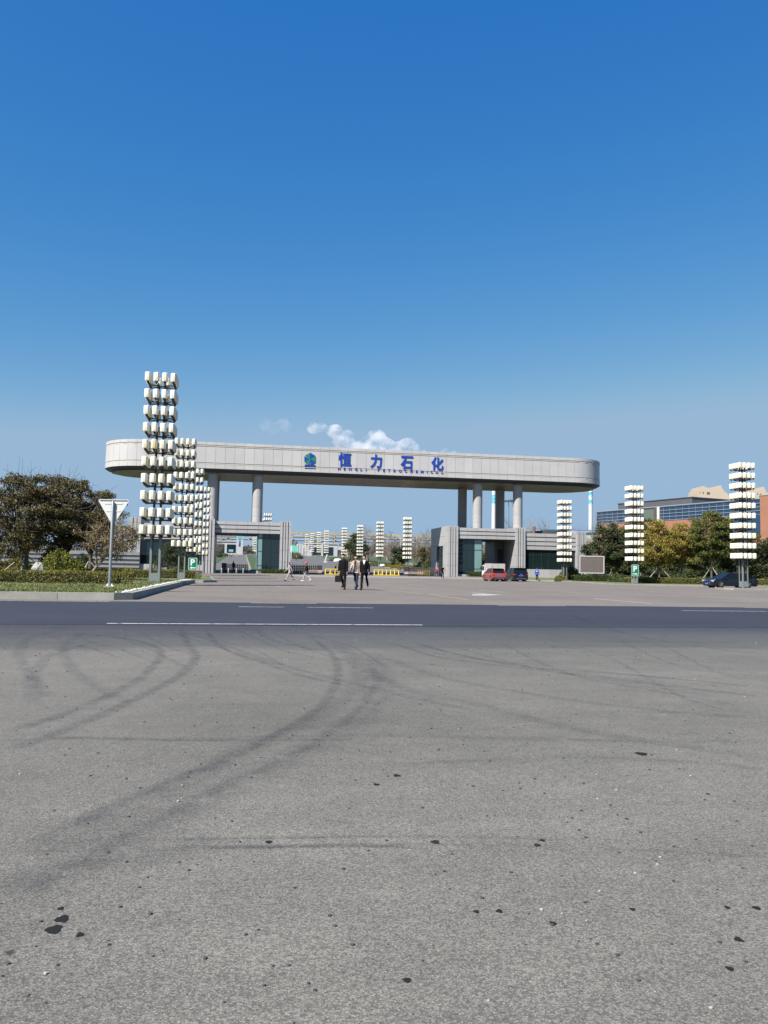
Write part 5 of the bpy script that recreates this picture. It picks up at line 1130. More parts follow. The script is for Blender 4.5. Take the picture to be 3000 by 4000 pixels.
# white pipe racks behind the left inner lodge and blue roofed hall
pr = gthing('pipe_rack', 'white steel pipe rack with silver pipes above the left inner lodge', 'pipe rack', hx(870, 330, 2130), 335, gz(0, 335))
for z in (9.2, 11.4, 13.8): MB().box(-14, 9, -2, 2, z, z + .35).build('beam', M['pipe2'], pr)
for x in (-13, -7, -1, 4, 8.5): MB().box(x - .3, x + .3, -2, 2, -.4, 15).build('column', M['pipe2'], pr)
for i, z in enumerate((10.0, 10.2, 12.4)): MB().tube([(-14, -1.5 + 1.5 * i, z), (9, -1.5 + 1.5 * i, z)], .45, 8).build('pipe', M['hazy_white'], pr, True)
MB().box(-1, 5.5, -2.3, -2.1, 11.8, 14.8).build('name_board', M['hazy_white'], pr)
hl = gthing('plant_hall', 'long pale plant hall with a bright blue roof edge behind the right lodge wing', 'industrial hall', 0, 420, gz(0, 420)); ua_, ub_ = hx(2046, 420, 2070), hx(2345, 420, 2080); zt2 = zz(2150, 2064, 560) - gz(0, 420)
MB().box(ua_, ub_, 0, 40, -.5, zt2 - 2.2).build('wall', mat('hall_wall', (.55, .66, .58), .7, 0, .05, .1), hl); MB().box(ua_ - .5, ub_ + .5, -.8, 41, zt2 - 2.2, zt2).build('roof_edge', mat('roof_blue', (.10, .32, .60), .5), hl); MB().box(ua_ - .4, ub_ + .4, -.9, -.81, zt2 - 1.4, zt2 - .9).build('white_stripe', M['hazy_white'], hl)
MB().box(ua_, ub_, -.3, -.01, zt2 - 8.5, zt2 - 7.5).build('grey_stripe', M['pipe_dark'], hl)
# high mast light, tower crane, street lamps, board
hm = thing('mast_light', 'slim high mast light with a ring of lamps between the right gate columns', 'mast light', (*pos_d(1987, 330, 2060), 6)); MB().cyl(0, 0, 0, 24.6, .3, .12, 10).build('mast', M['galv'], hm, True)
MB().lathe([(.4, 24.2), (1.8, 24.4), (1.8, 24.6), (.4, 24.9)], 16).build('lamp_ring', M['galv'], hm, True)
for k in range(8): t = k * math.pi / 4; MB().box(1.7 * math.cos(t) - .3, 1.7 * math.cos(t) + .3, 1.7 * math.sin(t) - .3, 1.7 * math.sin(t) + .3, 23.8, 24.2).build('lamp', M['dark_grey'], hm)
M['crane_red'] = mat('crane_red', (.55, .22, .16), .6)
X, Y = pos_d(1310, 2000, 2090); tcx = thing('tower_crane', 'thin red tower crane on the skyline behind the median', 'crane', (X, Y, gz(*uv(X, Y)))); k = MB(); hC = 80
for s in (-1, 1):
    for t in (-1, 1): k.box(s * .7 - .15, s * .7 + .15, t * .7 - .15, t * .7 + .15, 0, hC)
for i in range(39): k.tube([(-.7, -.7, i * 2), (.7, -.7, i * 2 + 2)], .1, 4); k.tube([(.7, .7, i * 2), (-.7, .7, i * 2 + 2)], .1, 4)
k.build('mast', M['crane_red'], tcx); k = MB(); k.tube([(-24, 0, hC - 4), (10, 0, hC - 4)], .5, 4); k.tube([(-24, 0, hC - 3.4), (0, 0, hC - 2.4), (9, 0, hC - 3)], .2, 4)
for i in range(16): k.tube([(-15 + i * 1.5, 0, hC - 4), (-14.3 + i * 1.5, 0, hC - 2.8)], .12, 4)
k.build('jib', M['crane_red'], tcx); MB().tube([(0, 0, hC - 2), (0, 0, hC + 5)], .4, 4).tube([(0, 0, hC + 5), (-10, 0, hC - 3.5)], .1, 4).tube([(0, 0, hC + 5), (8, 0, hC - 3.5)], .1, 4).build('apex', M['crane_red'], tcx); MB().box(5.5, 8.5, -1, 1, hC - 6, hC - 4).build('counterweight', M['crane_red'], tcx)
def street_lamp(label, px, Y, pyt, side):
    x, y = pos_d(px, Y, 2120); z0 = gz(*uv(x, y)); h = zz(px, pyt, Y) - z0; r_ = thing('street_lamp', label, 'street lamp', (x, y, z0), GA, 'white street lamps beyond the gate')
    MB().cyl(0, 0, 0, h, .14, .08, 10).build('post', M['white'], r_, True); MB().tube([(0, 0, h), (side * 1.0, 0, h + .5), (side * 2.6, 0, h + .8)], [.07, .06, .05], 6).build('arm', M['white'], r_, True); MB().xprism([(side * 2.3, h + .74), (side * 3.8, h + .92), (side * 3.8, h + 1.05), (side * 2.3, h + .9)], -.18, .18).build('lamp_head', M['white'], r_)
street_lamp('white street lamp right of the left lodge with its arm to the right', 1139, 290, 2098, 1); street_lamp('white street lamp before the pipe bridge left of the nearest median tower', 1566, 260, 2100, -1); street_lamp('white street lamp before the pipe bridge right of the second median tower', 1512, 300, 2105, -1)
bd = thing('notice_board', 'green and white notice board beside the distant portal right of the left lodge', 'board', (*pos_d(1145, 330, 2140), gz(-50, 200))); MB().box(-1.7, 1.7, 0, .2, 1.4, 5.4).build('panel', mat('board_green', (.12, .55, .40), .6), bd); MB().box(-1.7, -.4, -.02, -.002, 1.5, 5.3).build('text_area', M['hazy_white'], bd)
for s in (-1, 1): MB().box(s * 1.3 - .1, s * 1.3 + .1, .21, .35, 0, 5).build('post', M['galv'], bd)
tp = thing('tilted_post', 'short pale tilted marker post at the end of the left border hedge', 'post', (*pos_d(1274, 240, 2180), gz(*uv(*pos_d(1274, 240, 2180))))); MB().tube([(-.4, 0, 0), (.35, 0, 2.4)], .16, 8).build('shaft', M['stone_white'], tp, True); MB().box(-.7, .3, -.3, .3, 0, .25).build('foot', M['stone_white'], tp)
# roadside shrubs far away: brownish tree belt below the pipe bridge
rs = np.random.RandomState(77); n = 26000; uu = rs.uniform(-140, 260, n); hgt = 6.5 + 1.5 * np.sin(uu * .11) + 1.2 * np.sin(uu * .37) + .8 * np.sin(uu * .9); zz_ = rs.uniform(0, 1, n) * hgt + gz(0, 352); ctr = np.stack([uu, 352 + rs.uniform(-4, 4, n), zz_], 1)
M['belt'] = leafmat('belt_leaf', [(.06, .06, .035), (.13, .11, .07), (.22, .18, .12), (.26, .22, .16)], .1)
o = quad_obj(leaf_quads(ctr, .55, rs), 'tree_belt', M['belt'], None); o.location = (0, GY, 0); o.rotation_euler = (0, 0, GA); tag(o, 'far brown belt of trees below the pipe bridge', 'tree belt', kind='stuff')
# ---------------------------------------------------------------- glass office block on the right
M['brick'] = mat('brick', (.36, .165, .10), .8, 0, .12, .4); M['office_glass'] = mat('office_glass', (.03, .075, .15), .08, .25, .2, .25, spec=.8); M['alu'] = mat('alu', (.45, .50, .56), .4, .4); M['pent'] = mat('pent_grey', (.10, .10, .115), .6, 0, .06, .3)
PL = at_y(2332, 2003, 352); PR = at_y(2976, 1949, 277); a = Vector((PL.x, PL.y)); b = Vector((PR.x, PR.y)); L = (b - a).length; th = math.atan2(b.y - a.y, b.x - a.x)
of = thing('office_block', 'long office block with blue glass curtain wall, red brick base and grey roof storey', 'office building', (a.x, a.y, 0), th); HT = (PL.z + PR.z) / 2     # local x along the facade, +y away
pl = lambda px, py: (lambda d: ((lambda t: (Vector((d.x * t, d.y * t)), CAMZ + d.z * t))((lambda n: (a.dot(n)) / Vector((d.x, d.y)).dot(n))(Vector((-(b-a).y, (b-a).x))))))(ray(px, py))
def fac(px, py): p, z = pl(px, py); return ((p - a).dot((b - a) / L), z)
zgb = (fac(2400, 2047)[1] + fac(2670, 2024)[1]) / 2
MB().box(0, L, 0, 55, 0, zgb).build('brick_base', M['brick'], of)
cw = MB().box(.02, L - .02, .05, 54, zgb + .002, HT).build('curtain_wall', M['office_glass'], of)
mb = MB(); nline = 4
for i in range(nline + 1): z = zgb + (HT - zgb) * i / nline; mb.box(-.1, L + .1, -.2, .045, z - .09, z + .09)
mb.build('transom', M['alu'], cw); mb = MB()
for i in range(27): x = L * i / 26; mb.box(x - .04, x + .04, -.06, .044, zgb, HT)
mb.build('mullion', M['alu'], cw)
lg0 = fac(2848, 2000)[0]; MB().box(lg0, L - .01, -.22, -.005, fac(2900, 2084)[1], zgb - .003).build('lower_glass', M['office_glass'], of)
MB().box(-.3, L + .3, -.4, 54.5, HT + .165, HT + .5).build('parapet', M['alu'], of)
f0, f1 = fac(2558, 1990)[0], fac(2573, 1990)[0]; MB().box(f0, f1, -.6, -.26, zgb - .5, HT).build('column_panel', mat('umber', (.12, .085, .07), .5), of)
f0, f1 = fac(2519, 1990)[0], fac(2557, 1990)[0]; MB().box(f0, f1, -.5, -.26, zgb + .3, HT - .5).build('green_glass', mat('green_glass', (.13, .17, .13), .15), of)
f0, f1 = fac(2573.2, 1990)[0], fac(2580, 1990)[0]; MB().box(f0, f1, -1.0, -.26, zgb - 3, HT + .1).build('white_pier', M['white'], of)
ph0 = fac(2412, 1968); ph1 = fac(2724, 1937); 
MB().box(ph0[0] - 6, ph1[0] - 8, 6, 40, HT + .51, HT + 3.6).build('roof_storey', M['pent'], of); MB().box(ph0[0] - 6.3, ph1[0] - 7.7, 5.7, 40.3, HT + 3.61, HT + 3.9).build('roof_trim', M['dark_grey'], of)
MB().box(L, L + .6, -1.0, 54.2, 0, HT + .9).build('brick_end', M['brick'], of)
MB().box(L + .61, L + 40, -1.0, -.4, 0, HT + .9).build('brick_wing', M['brick'], of)
fc = MB().box(L + 40.1, L + 60, -1, 20, 0, HT)
MB().box(L - 12, L + 50, 14, 36, HT + .55, HT + 3.0).build('roof_storey', M['pent'], of)
# residential towers
M['beige'] = mat('beige_tower', (.56, .47, .37), .8, 0, .05, .1); M['beige_dark'] = mat('tower_window', (.14, .12, .10), .5)
def tower(label, px0, px1, Y, prof, wins):
    p = at_y(px0, 1950, Y); q = at_y(px1, 1950, Y); r_ = thing('apartment_tower', label, 'apartment tower', (p.x, Y, 0), 0, 'beige apartment towers'); st_ = [prof[0]]
    for (xa, ya), (xb, yb) in zip(prof, prof[1:]): st_ += [((xa + xb) / 2, ya), ((xa + xb) / 2, yb), (xb, yb)] if abs(yb - ya) > 1.5 and abs(xb - xa) > 1.5 else [(xb, yb)]
    poly = [(0, 0), (q.x - p.x, 0)] + [(at_y(a, b, Y).x - p.x, at_y(a, b, Y).z) for a, b in st_]
    MB().xprism(poly, 0, 24).build('wall', M['beige'], r_)
    for (a, b, c, d) in wins: MB().box(at_y(a, b, Y).x - p.x, at_y(c, b, Y).x - p.x, -.1, -.01, at_y(a, d, Y).z, at_y(a, b, Y).z).build('window', M['beige_dark'], r_)
tower('beige apartment tower with stepped gables above the grey roof storey', 2727, 2858, 700, [(2858, 1944), (2849, 1941), (2845, 1935), (2842, 1929), (2836, 1923), (2831, 1923), (2827, 1914), (2822, 1908), (2816, 1896), (2812, 1896), (2806, 1905), (2800, 1912), (2796, 1918), (2790, 1920), (2789, 1915), (2775, 1914), (2768, 1913), (2768, 1904), (2764, 1904), (2763, 1910), (2755, 1903), (2750, 1898), (2746, 1899), (2740, 1905), (2734, 1914), (2727, 1925)], [(2761, 1922, 2773, 1932), (2745, 1921, 2749, 1929), (2733, 1922, 2736, 1927)])
tower('second beige apartment tower peeking out behind the tall right lantern tower', 2905, 3010, 760, [(3010, 1940), (2995, 1923), (2989, 1912), (2984, 1902), (2981, 1902), (2974, 1910), (2966, 1917), (2958, 1922), (2958, 1919), (2930, 1915), (2920, 1912), (2912, 1914), (2905, 1925)], [(2957, 1928, 2962, 1932), (2968, 1928, 2974, 1932)])
# ---------------------------------------------------------------- people
def cloth(name, c, r=.8): 
    return M.setdefault('c_' + name, mat('cloth_' + name, c, r, 0, .12, 9, spec=.15))
C_ = dict(black=cloth('black', (.005, .005, .007)), navy=cloth('navy', (.018, .025, .05)), beige=cloth('beige', (.52, .42, .32)), grey=cloth('grey', (.42, .38, .37)), lgrey=cloth('lgrey', (.46, .42, .46)),
          olive=cloth('olive', (.05, .055, .04)), white=cloth('white', (.8, .8, .8)), jeans=cloth('jeans', (.02, .035, .075)), blue=cloth('blue_jacket', (.02, .10, .50)), pink=cloth('pink', (.62, .07, .16)), vest=cloth('vest', (.55, .62, .12)),
          red=mat('helmet_red', (.70, .03, .04), .3), orange=mat('helmet_orange', (.75, .28, .08), .35), yellow=mat('helmet_yellow', (.75, .6, .15), .35), dgrey=cloth('dgrey', (.014, .015, .02)), shoe=mat('shoe_dark', (.02, .02, .022), .4), wshoe=mat('shoe_white', (.7, .7, .7), .5), bag=mat('bag_black', (.012, .012, .013), .35))
FOLD = bpy.data.textures.new('folds', 'CLOUDS'); FOLD.noise_scale = .09
def garment(mb, name, m, par, s, vox=.014):
    # fuse the overlapping pieces into one draped surface with soft folds
    o = mb.build(name, m, par); r = o.modifiers.new('r', 'REMESH'); r.mode = 'VOXEL'; r.voxel_size = vox * s; q = o.modifiers.new('s', 'SMOOTH'); q.factor = .6; q.iterations = 7
    d = o.modifiers.new('d', 'DISPLACE'); d.texture = FOLD; d.strength = .028 * s; d.mid_level = .5; d.texture_coords = 'LOCAL'
    me = bpy.data.meshes.new_from_object(o.evaluated_get(bpy.context.evaluated_depsgraph_get())); o.modifiers.clear(); o.data = me; me.name = name
    if not me.materials: me.materials.append(m)
    for p in me.polygons: p.use_smooth = True
    return o
def person(label, x, y, z=0.0, H=1.72, yaw=0.0, L=(0, 0), Rr=(0, 0), AL=(0, .1, .06), AR=(0, .1, .06), top='black', bot='black', shoe='shoe', coat=0.0, hat=None, head=0.1, headyaw=0.0, fat=1.0, group=None, v=None, bag=None, lean=0.0, strip=None):
    """L/Rr: hip swing and knee bend; AL/AR: shoulder swing, elbow bend, abduction; faces -y before yaw"""
    r_ = thing('person', label, 'person', (x, y, z), yaw, group); s = H / 1.72
    def leg(sd, a, k):
        hip = Vector((sd * .09, 0, 0)); kn = hip + Vector((sd * .01, -math.sin(a) * .43, -math.cos(a) * .43)); b = a - k; an = kn + Vector((0, -math.sin(b) * .42, -math.cos(b) * .42))
        f = b + (.0 if k < .3 else .55 * k / .8); toe = an + Vector((sd * .03, -.19 * math.cos(max(0, k - .2)), -.045 - .14 * max(0, k - .2))); heel = an + Vector((0, .055, -.045)); return hip, kn, an, toe, heel
    l = leg(1, *L); q = leg(-1, *Rr); low = min(p.z for p in (l[2], q[2], l[3] , q[3])); low = min(l[2].z, q[2].z, l[3].z + .035, q[3].z + .035); ph = -low + .085
    up = lambda p: Vector((p.x, p.y, p.z + ph)); l = [up(p) for p in l]; q = [up(p) for p in q]
    def T(p):                                   # torso points, leaning forward about the hips
        p = Vector(p); return Vector((p.x, p.y * math.cos(lean) - p.z * math.sin(lean), p.z * math.cos(lean) + p.y * math.sin(lean) + ph))
    def arm(sd, a, e, c):
        sh = Vector((sd * .172, 0, .485)); d = Vector((sd * math.sin(c), -math.sin(a) * math.cos(c), -math.cos(a) * math.cos(c))); el = sh + d * .29; b = a + e; d2 = Vector((sd * math.sin(c) * .3, -math.sin(b), -math.cos(b))).normalized(); wr = el + d2 * .25; return T(sh), T(el), T(wr), d2, sd
    A, B = arm(1, *AL), arm(-1, *AR)
    # body: one continuous skinned surface
    V = []; E = []; RAD = []
    def ad(p, r, par=None):
        V.append(Vector(p) * s); RAD.append(r * s); 
        if par is not None: E.append((par, len(V) - 1))
        return len(V) - 1
    pel = ad((0, 0, ph), .095 * fat); sp = ad(T((0, .01, .2)), .085 * fat, pel); chs = ad(T((0, 0, .40)), .09 * fat, sp); nb = ad(T((0, .01, .53)), .052, chs); nk = ad(T((0, -.005, .59)), .052, nb)
    hy = math.sin(headyaw); hd = ad(T((.01 * hy, -.015 - head * .05, .68)), .082, nk); hc = ad(T((.015 * hy, -.02 - head * .08, .755)), .085, hd)
    for g_ in (l, q):
        a = ad(g_[0] + Vector((0, 0, -.04)), .06 * fat, pel); b = ad(g_[1], .034, a); c = ad(g_[2], .028, b); ad(g_[3], .020, c)
    for g_ in (A, B):
        cl = ad(T((g_[4] * .10, 0, .47)), .045, chs); a = ad(g_[0] + Vector((0, 0, -.02)), .036, cl); b = ad(g_[1], .028, a); c = ad(g_[2], .024, b); d2 = g_[3]; side = Vector((0, 1, 0)) if abs(d2.y) < .8 else Vector((0, 0, 1)); side = (side - d2 * side.dot(d2)).normalized(); inw = Vector((-g_[4], 0, 0))
        pm = ad(g_[2] + d2 * .06, .030, c)
        for i, (o_, ln) in enumerate(((-.030, .072), (-.010, .082), (.010, .077), (.030, .062))):
            k1 = ad(g_[2] + d2 * .10 + side * o_, .0095, pm); k2 = ad(g_[2] + d2 * (.10 + ln * .55) + side * o_ + inw * .012, .009, k1); ad(g_[2] + d2 * (.10 + ln * .9) + side * o_ + inw * .035, .008, k2)
        t1 = ad(g_[2] + d2 * .055 - side * .042 + inw * .012, .010, pm); ad(g_[2] + d2 * .095 - side * .052 + inw * .026, .009, t1)
    me = bpy.data.meshes.new('body'); me.from_pydata([tuple(p) for p in V], E, []); o = bpy.data.objects.new('body', me); S.collection.objects.link(o); md = o.modifiers.new('s', 'SKIN'); sv = me.skin_vertices[0].data
    for i, r in enumerate(RAD): sv[i].radius = (r, r)
    sv[0].use_root = True; o.modifiers.new('b', 'SUBSURF').levels = 1
    dg = bpy.context.evaluated_depsgraph_get(); m2 = bpy.data.meshes.new_from_object(o.evaluated_get(dg)); bpy.data.objects.remove(o); m2.materials.clear(); m2.materials.append(M['skin']); m2.name = 'body'
    for p in m2.polygons: p.use_smooth = True
    o = bpy.data.objects.new('body', m2); S.collection.objects.link(o); o.parent = r_
    sc = lambda p: tuple(Vector(p) * s)
    hcw = T((.015 * hy, -.02 - head * .08, .735)); fw = Vector((math.sin(headyaw), -math.cos(headyaw), -head * .5)).normalized(); sdv = Vector((math.cos(headyaw), math.sin(headyaw), 0))
    # face
    for k in (-1, 1):
        MB().ball(sc(hcw + fw * .083 + sdv * k * .032 + Vector((0, 0, -.02))), .010 * s, .007 * s, .006 * s, 6, 4).build('eye', M['hair'], r_)
        MB().ball(sc(hcw + sdv * k * .086 + Vector((0, 0, -.035))), .014 * s, .02 * s, .03 * s, 6, 5).build('ear', M['skin'], r_, True)
    MB().ball(sc(hcw + fw * .094 + Vector((0, 0, -.045))), .013 * s, .016 * s, .02 * s, 6, 5).build('nose', M['skin'], r_, True)
    MB().ball(sc(hcw + fw * .084 + Vector((0, 0, -.078))), .022 * s, .007 * s, .006 * s, 8, 4).build('mouth', mat('lip', (.35, .12, .10), .5) if 'lip' not in M else M['lip'], r_)
    # hair or helmet
    if hat:
        hb = MB(); b0 = sc(hcw + Vector((0, 0, .03))); hb.lathe([(.155 * s, -.01), (.15 * s, .0), (.118 * s, .012), (.113 * s, .06), (.09 * s, .10), (.045 * s, .128), (.01, .133)], 20, c=b0); hb.build('helmet', C_[hat], r_, True)
    hb = MB(); b0 = hcw - fw * .020 + Vector((0, 0, .012)); b = len(hb.v); hb.ball(sc(b0), .090 * s, .098 * s, .093 * s, 16, 10)
    fwx = Vector((fw.x, fw.y, 0)).normalized()
    for i in range(b, len(hb.v)):                # fringe: pull the front lower half back behind the face
        p = Vector(hb.v[i]) - Vector(sc(b0)); f_ = p.dot(fwx)
        if p.z < .045 * s and f_ > 0: p -= fwx * f_ * 1.0
        if p.z < -.05 * s: p.z = -.05 * s + (p.z + .05 * s) * .35
        hb.v[i] = tuple(Vector(sc(b0)) + p)
    hb.build('hair', M['hair'], r_, True)
    # clothes
    jk = MB(); hem = -.10 - coat; prof = [(.02, .60), (.062, .585), (.085, .56), (.14, .53), (.18, .48), (.182, .42), (.172, .25), (.162, .10), (.172, 0), (.192, hem * .6), (.200 + coat * .08, hem), (.17, hem + .01)]
    b = len(jk.v); jk.lathe([(r * s * (fat if z < .45 else 1), z) for r, z in prof][::-1], 20, sx=1.0, sy=.66)
    for i in range(b, len(jk.v)): p = jk.v[i]; w = T((p[0] / s, p[1] / s, p[2])); jk.v[i] = sc(w)
    for g_ in (A, B): 
        d2 = g_[3]; jk.tube([sc(T((g_[4] * .12, 0, .49))), sc(g_[0]), sc(g_[0].lerp(g_[1], .5)), sc(g_[1]), sc(g_[1].lerp(g_[2], .5)), sc(g_[2])], [.06 * s, .064 * s, .060 * s, .054 * s, .050 * s, .044 * s], 12); jk.ball(sc(g_[0] + Vector((0, 0, -.012))), .060 * s, .062 * s, .060 * s, 12, 8); jk.ball(sc(g_[1]), .058 * s, .058 * s, .058 * s, 10, 6)
    garment(jk, 'jacket', C_[top], r_, s)
    tr = MB(); b = len(tr.v); tr.lathe([(.10 * s * fat, ph * s - .16 * s), (.145 * s * fat, ph * s - .08 * s), (.150 * s * fat, ph * s), (.135 * s * fat, ph * s + .08 * s)], 18, sy=.72)
    for g_ in (l, q): tr.tube([sc(g_[0] + Vector((0, 0, .0))), sc(g_[0].lerp(g_[1], .45)), sc(g_[1]), sc(g_[1].lerp(g_[2], .5)), sc(g_[2] + Vector((0, 0, -.015)))], [.086 * s * fat, .086 * s, .066 * s, .060 * s, .056 * s], 12); tr.ball(sc(g_[1]), .068 * s, .07 * s, .07 * s, 10, 6); tr.ball(sc(g_[0]), .085 * s, .088 * s, .09 * s, 12, 8)
    garment(tr, 'trousers', C_[bot], r_, s)
    for g_ in (l, q):
        an, toe, heel = g_[2], g_[3], g_[4]; MB().tube([sc(heel), sc(heel.lerp(toe, .35) + Vector((0, 0, .015))), sc(heel.lerp(toe, .75)), sc(toe + (toe - heel) * .1)], [.040 * s, .048 * s, .046 * s, .03 * s], 10).build('shoe', C_[shoe], r_, True)
    if v == 'white':     # white V of a shirt between the sweater fronts
        MB().add([sc(T(p)) for p in ((-.070, -.110, .535), (.070, -.110, .535), (.0, -.135, .33), (-.055, -.07, .57), (.055, -.07, .57))], [(0, 1, 2), (3, 4, 1, 0)]).build('shirt', C_['white'], r_)
    if v == 'dark':      # open jacket showing a dark shirt
        MB().add([sc(T(p)) for p in ((-.03, -.142, .555), (.075, -.135, .555), (.07, -.148, .3), (.02, -.146, .0), (-.05, -.146, .0), (-.05, -.15, .3))], [(0, 1, 2, 3, 4, 5)]).build('shirt', C_['navy'], r_)
        for k, xx in ((0, -.055), (1, .075)): MB().tube([sc(T((xx, -.135, .54))), sc(T((xx - .0, -.145, .3))), sc(T((xx - .03, -.14, .0)))], .012 * s, 6).build('lapel', C_['beige'], r_, True)
    if v == 'vest': MB().lathe([(.19 * s, (ph + .02) * s), (.205 * s, (ph + .25) * s), (.205 * s, (ph + .44) * s), (.15 * s, (ph + .53) * s)], 16, sy=.7).build('safety_vest', C_['vest'], r_, True)
    if strip: MB().box(-.11, .11, .118 * s, .14 * s, (ph + .33) * s, (ph + .42) * s).build('back_print', C_['white'], r_)
    if bag:
        h_ = (B if bag == 'R' else A)[2] + (B if bag == 'R' else A)[3] * .14; bg_ = MB(); w, d, hh = .155, .07, .32
        t_ = thing('briefcase' if v != 'x' else 'bag', 'black soft briefcase held by the leftmost of the three walking men', 'briefcase', (0, 0, 0)); c = h_ * s
        bp = MB(); n0 = c.z - .07; bp.xprism([(-w, n0 - hh), (w, n0 - hh), (w * .97, n0 - .03), (w * .8, n0), (-w * .8, n0), (-w * .97, n0 - .03)], -d, d); bp.build('case', C_['bag'], t_)
        MB().tube([(-.08, 0, n0), (-.06, 0, n0 + .06), (.06, 0, n0 + .06), (.08, 0, n0)], .009, 6).build('handle', C_['bag'], t_, True)
        t_.rotation_euler = (0, 0, yaw + .35); t_.location = r_.matrix_basis @ Vector((c.x, c.y, 0)); t_.location.z = z
    return r_
def walker(label, px, Y, zg=None, **k):
    x, y = pos_d(px, Y); person(label, x, y, gz(*uv(x, y)) if zg is None else zg, **k)
WG = 'three men walking across the forecourt'
walker('man in a long black coat walking with his head down and holding a black briefcase', 1341, 39.8, H=1.74, yaw=-.25, L=(.10, .05), Rr=(-.30, .40), AL=(.02, .12, .12), AR=(.12, .15, .12), top='black', bot='dgrey', coat=.16, head=.9, bag='R', group=WG)
walker('man in an open beige jacket and dark blue jeans, in the middle of three', 1391, 40.3, H=1.72, yaw=-.40, L=(.25, .12), Rr=(-.28, .45), AL=(-.2, .3, .1), AR=(.25, .1, .22), top='beige', bot='jeans', head=.8, v='dark', fat=1.03, group=WG)
walker('man in a black sweater over a white shirt, turned to his neighbour in beige', 1423, 39.7, H=1.72, yaw=-.15, L=(-.42, .50), Rr=(.22, .05), AL=(-.15, .55, .22), AR=(0, .1, .05), top='black', bot='black', head=.25, headyaw=-1.0, v='white', group=WG)
walker('man in pale grey work clothes striding left in front of the left folding gate', 1132, 72, H=1.70, yaw=-1.35, L=(.42, .05), Rr=(-.42, .35), AL=(-.55, .3, .1), AR=(.6, .3, .1), top='grey', bot='grey', head=.1, lean=.10)
walker('worker in a red helmet, dark jacket and pale trousers walking left', 1197, 72, H=1.70, yaw=-1.9, L=(.38, .15), Rr=(-.3, .5), AL=(.2, .2, .1), AR=(-.25, .3, .1), top='olive', bot='lgrey', shoe='wshoe', hat='red')
walker('dark clad man leaning forward behind the left yellow barrier', 1308, 124, H=1.62, yaw=1.3, L=(.2, .1), Rr=(-.1, .1), AL=(.3, .2, .05), AR=(.2, .3, .05), top='black', bot='black', lean=.28, coat=.15)
walker('gatekeeper in black standing behind the short folding gate in the left passage', 911, 131, H=1.74, yaw=3.0, L=(.02, 0), Rr=(-.05, 0), AL=(.1, .1, .1), AR=(.05, .1, .12), top='navy', bot='black')
walker('worker in a yellow vest and orange helmet on the inner road', 1157, 258, H=1.72, yaw=1.2, L=(.3, .1), Rr=(-.25, .2), AL=(.3, .3, .1), AR=(-.2, .3, .1), top='dgrey', bot='black', hat='orange', v='vest')
walker('tiny dark figure beside the distant inner portal', 1169, 345, H=1.7, yaw=1.0, L=(.2, .1), Rr=(-.2, .2), top='black', bot='black')
walker('worker in a yellow vest and orange helmet seen through the left passage', 903, 300, H=1.72, yaw=.2, L=(.15, 0), Rr=(-.15, .1), top='beige', bot='black', hat='orange', v='vest')
walker('person in beige clothes right of the vested worker in the left passage', 921, 305, H=1.72, yaw=.1, L=(.1, 0), Rr=(-.15, .1), top='beige', bot='beige')
walker('person in pale red clothes left of the vested worker in the left passage', 892, 290, H=1.7, yaw=.3, L=(.1, 0), Rr=(-.2, .1), top='grey', bot='beige', hat='orange')
walker('woman in a pink top and black trousers by the right lodge', 1707, 123, H=1.58, yaw=.3, L=(.08, 0), Rr=(-.12, .1), AL=(.4, 1.2, .1), AR=(.3, 1.1, .1), top='pink', bot='black', v='white')
walker('man in a dark jacket and jeans walking beside the pylon of the right lodge', 1729, 112, H=1.72, yaw=.15, L=(.15, .05), Rr=(-.2, .25), AL=(.3, .9, .25), AR=(.1, .3, .1), top='black', bot='jeans')
walker('man in a bright blue jacket seen from behind in front of the right wing', 2098, 106, H=1.72, yaw=2.9, L=(.12, .0), Rr=(-.12, .25), AL=(.1, .2, .28), AR=(.1, .2, .28), top='blue', bot='black', shoe='wshoe', strip=True)
walker('person with a white helmet and red top behind the shoulder of the man in black', 1442, 148, H=1.7, yaw=.2, L=(.1, 0), Rr=(-.1, .1), top='pink', bot='black', hat='white')
walker('small dark figure standing on the inner road beside the rocks', 1364, 230, H=1.7, yaw=.4, L=(.1, 0), Rr=(-.15, .1), top='black', bot='black')
# things carried by the pair at the right lodge
x, y = pos_d(1737, 111.7); o = MB().cbox(0, 0, .98, .30, .16, .26, .3).build('parcel', mat('parcel_tan', (.55, .40, .25), .7), None, False, (x, y, gz(*uv(x, y)))); tag(o, 'tan parcel held by the man in the dark jacket', 'parcel')

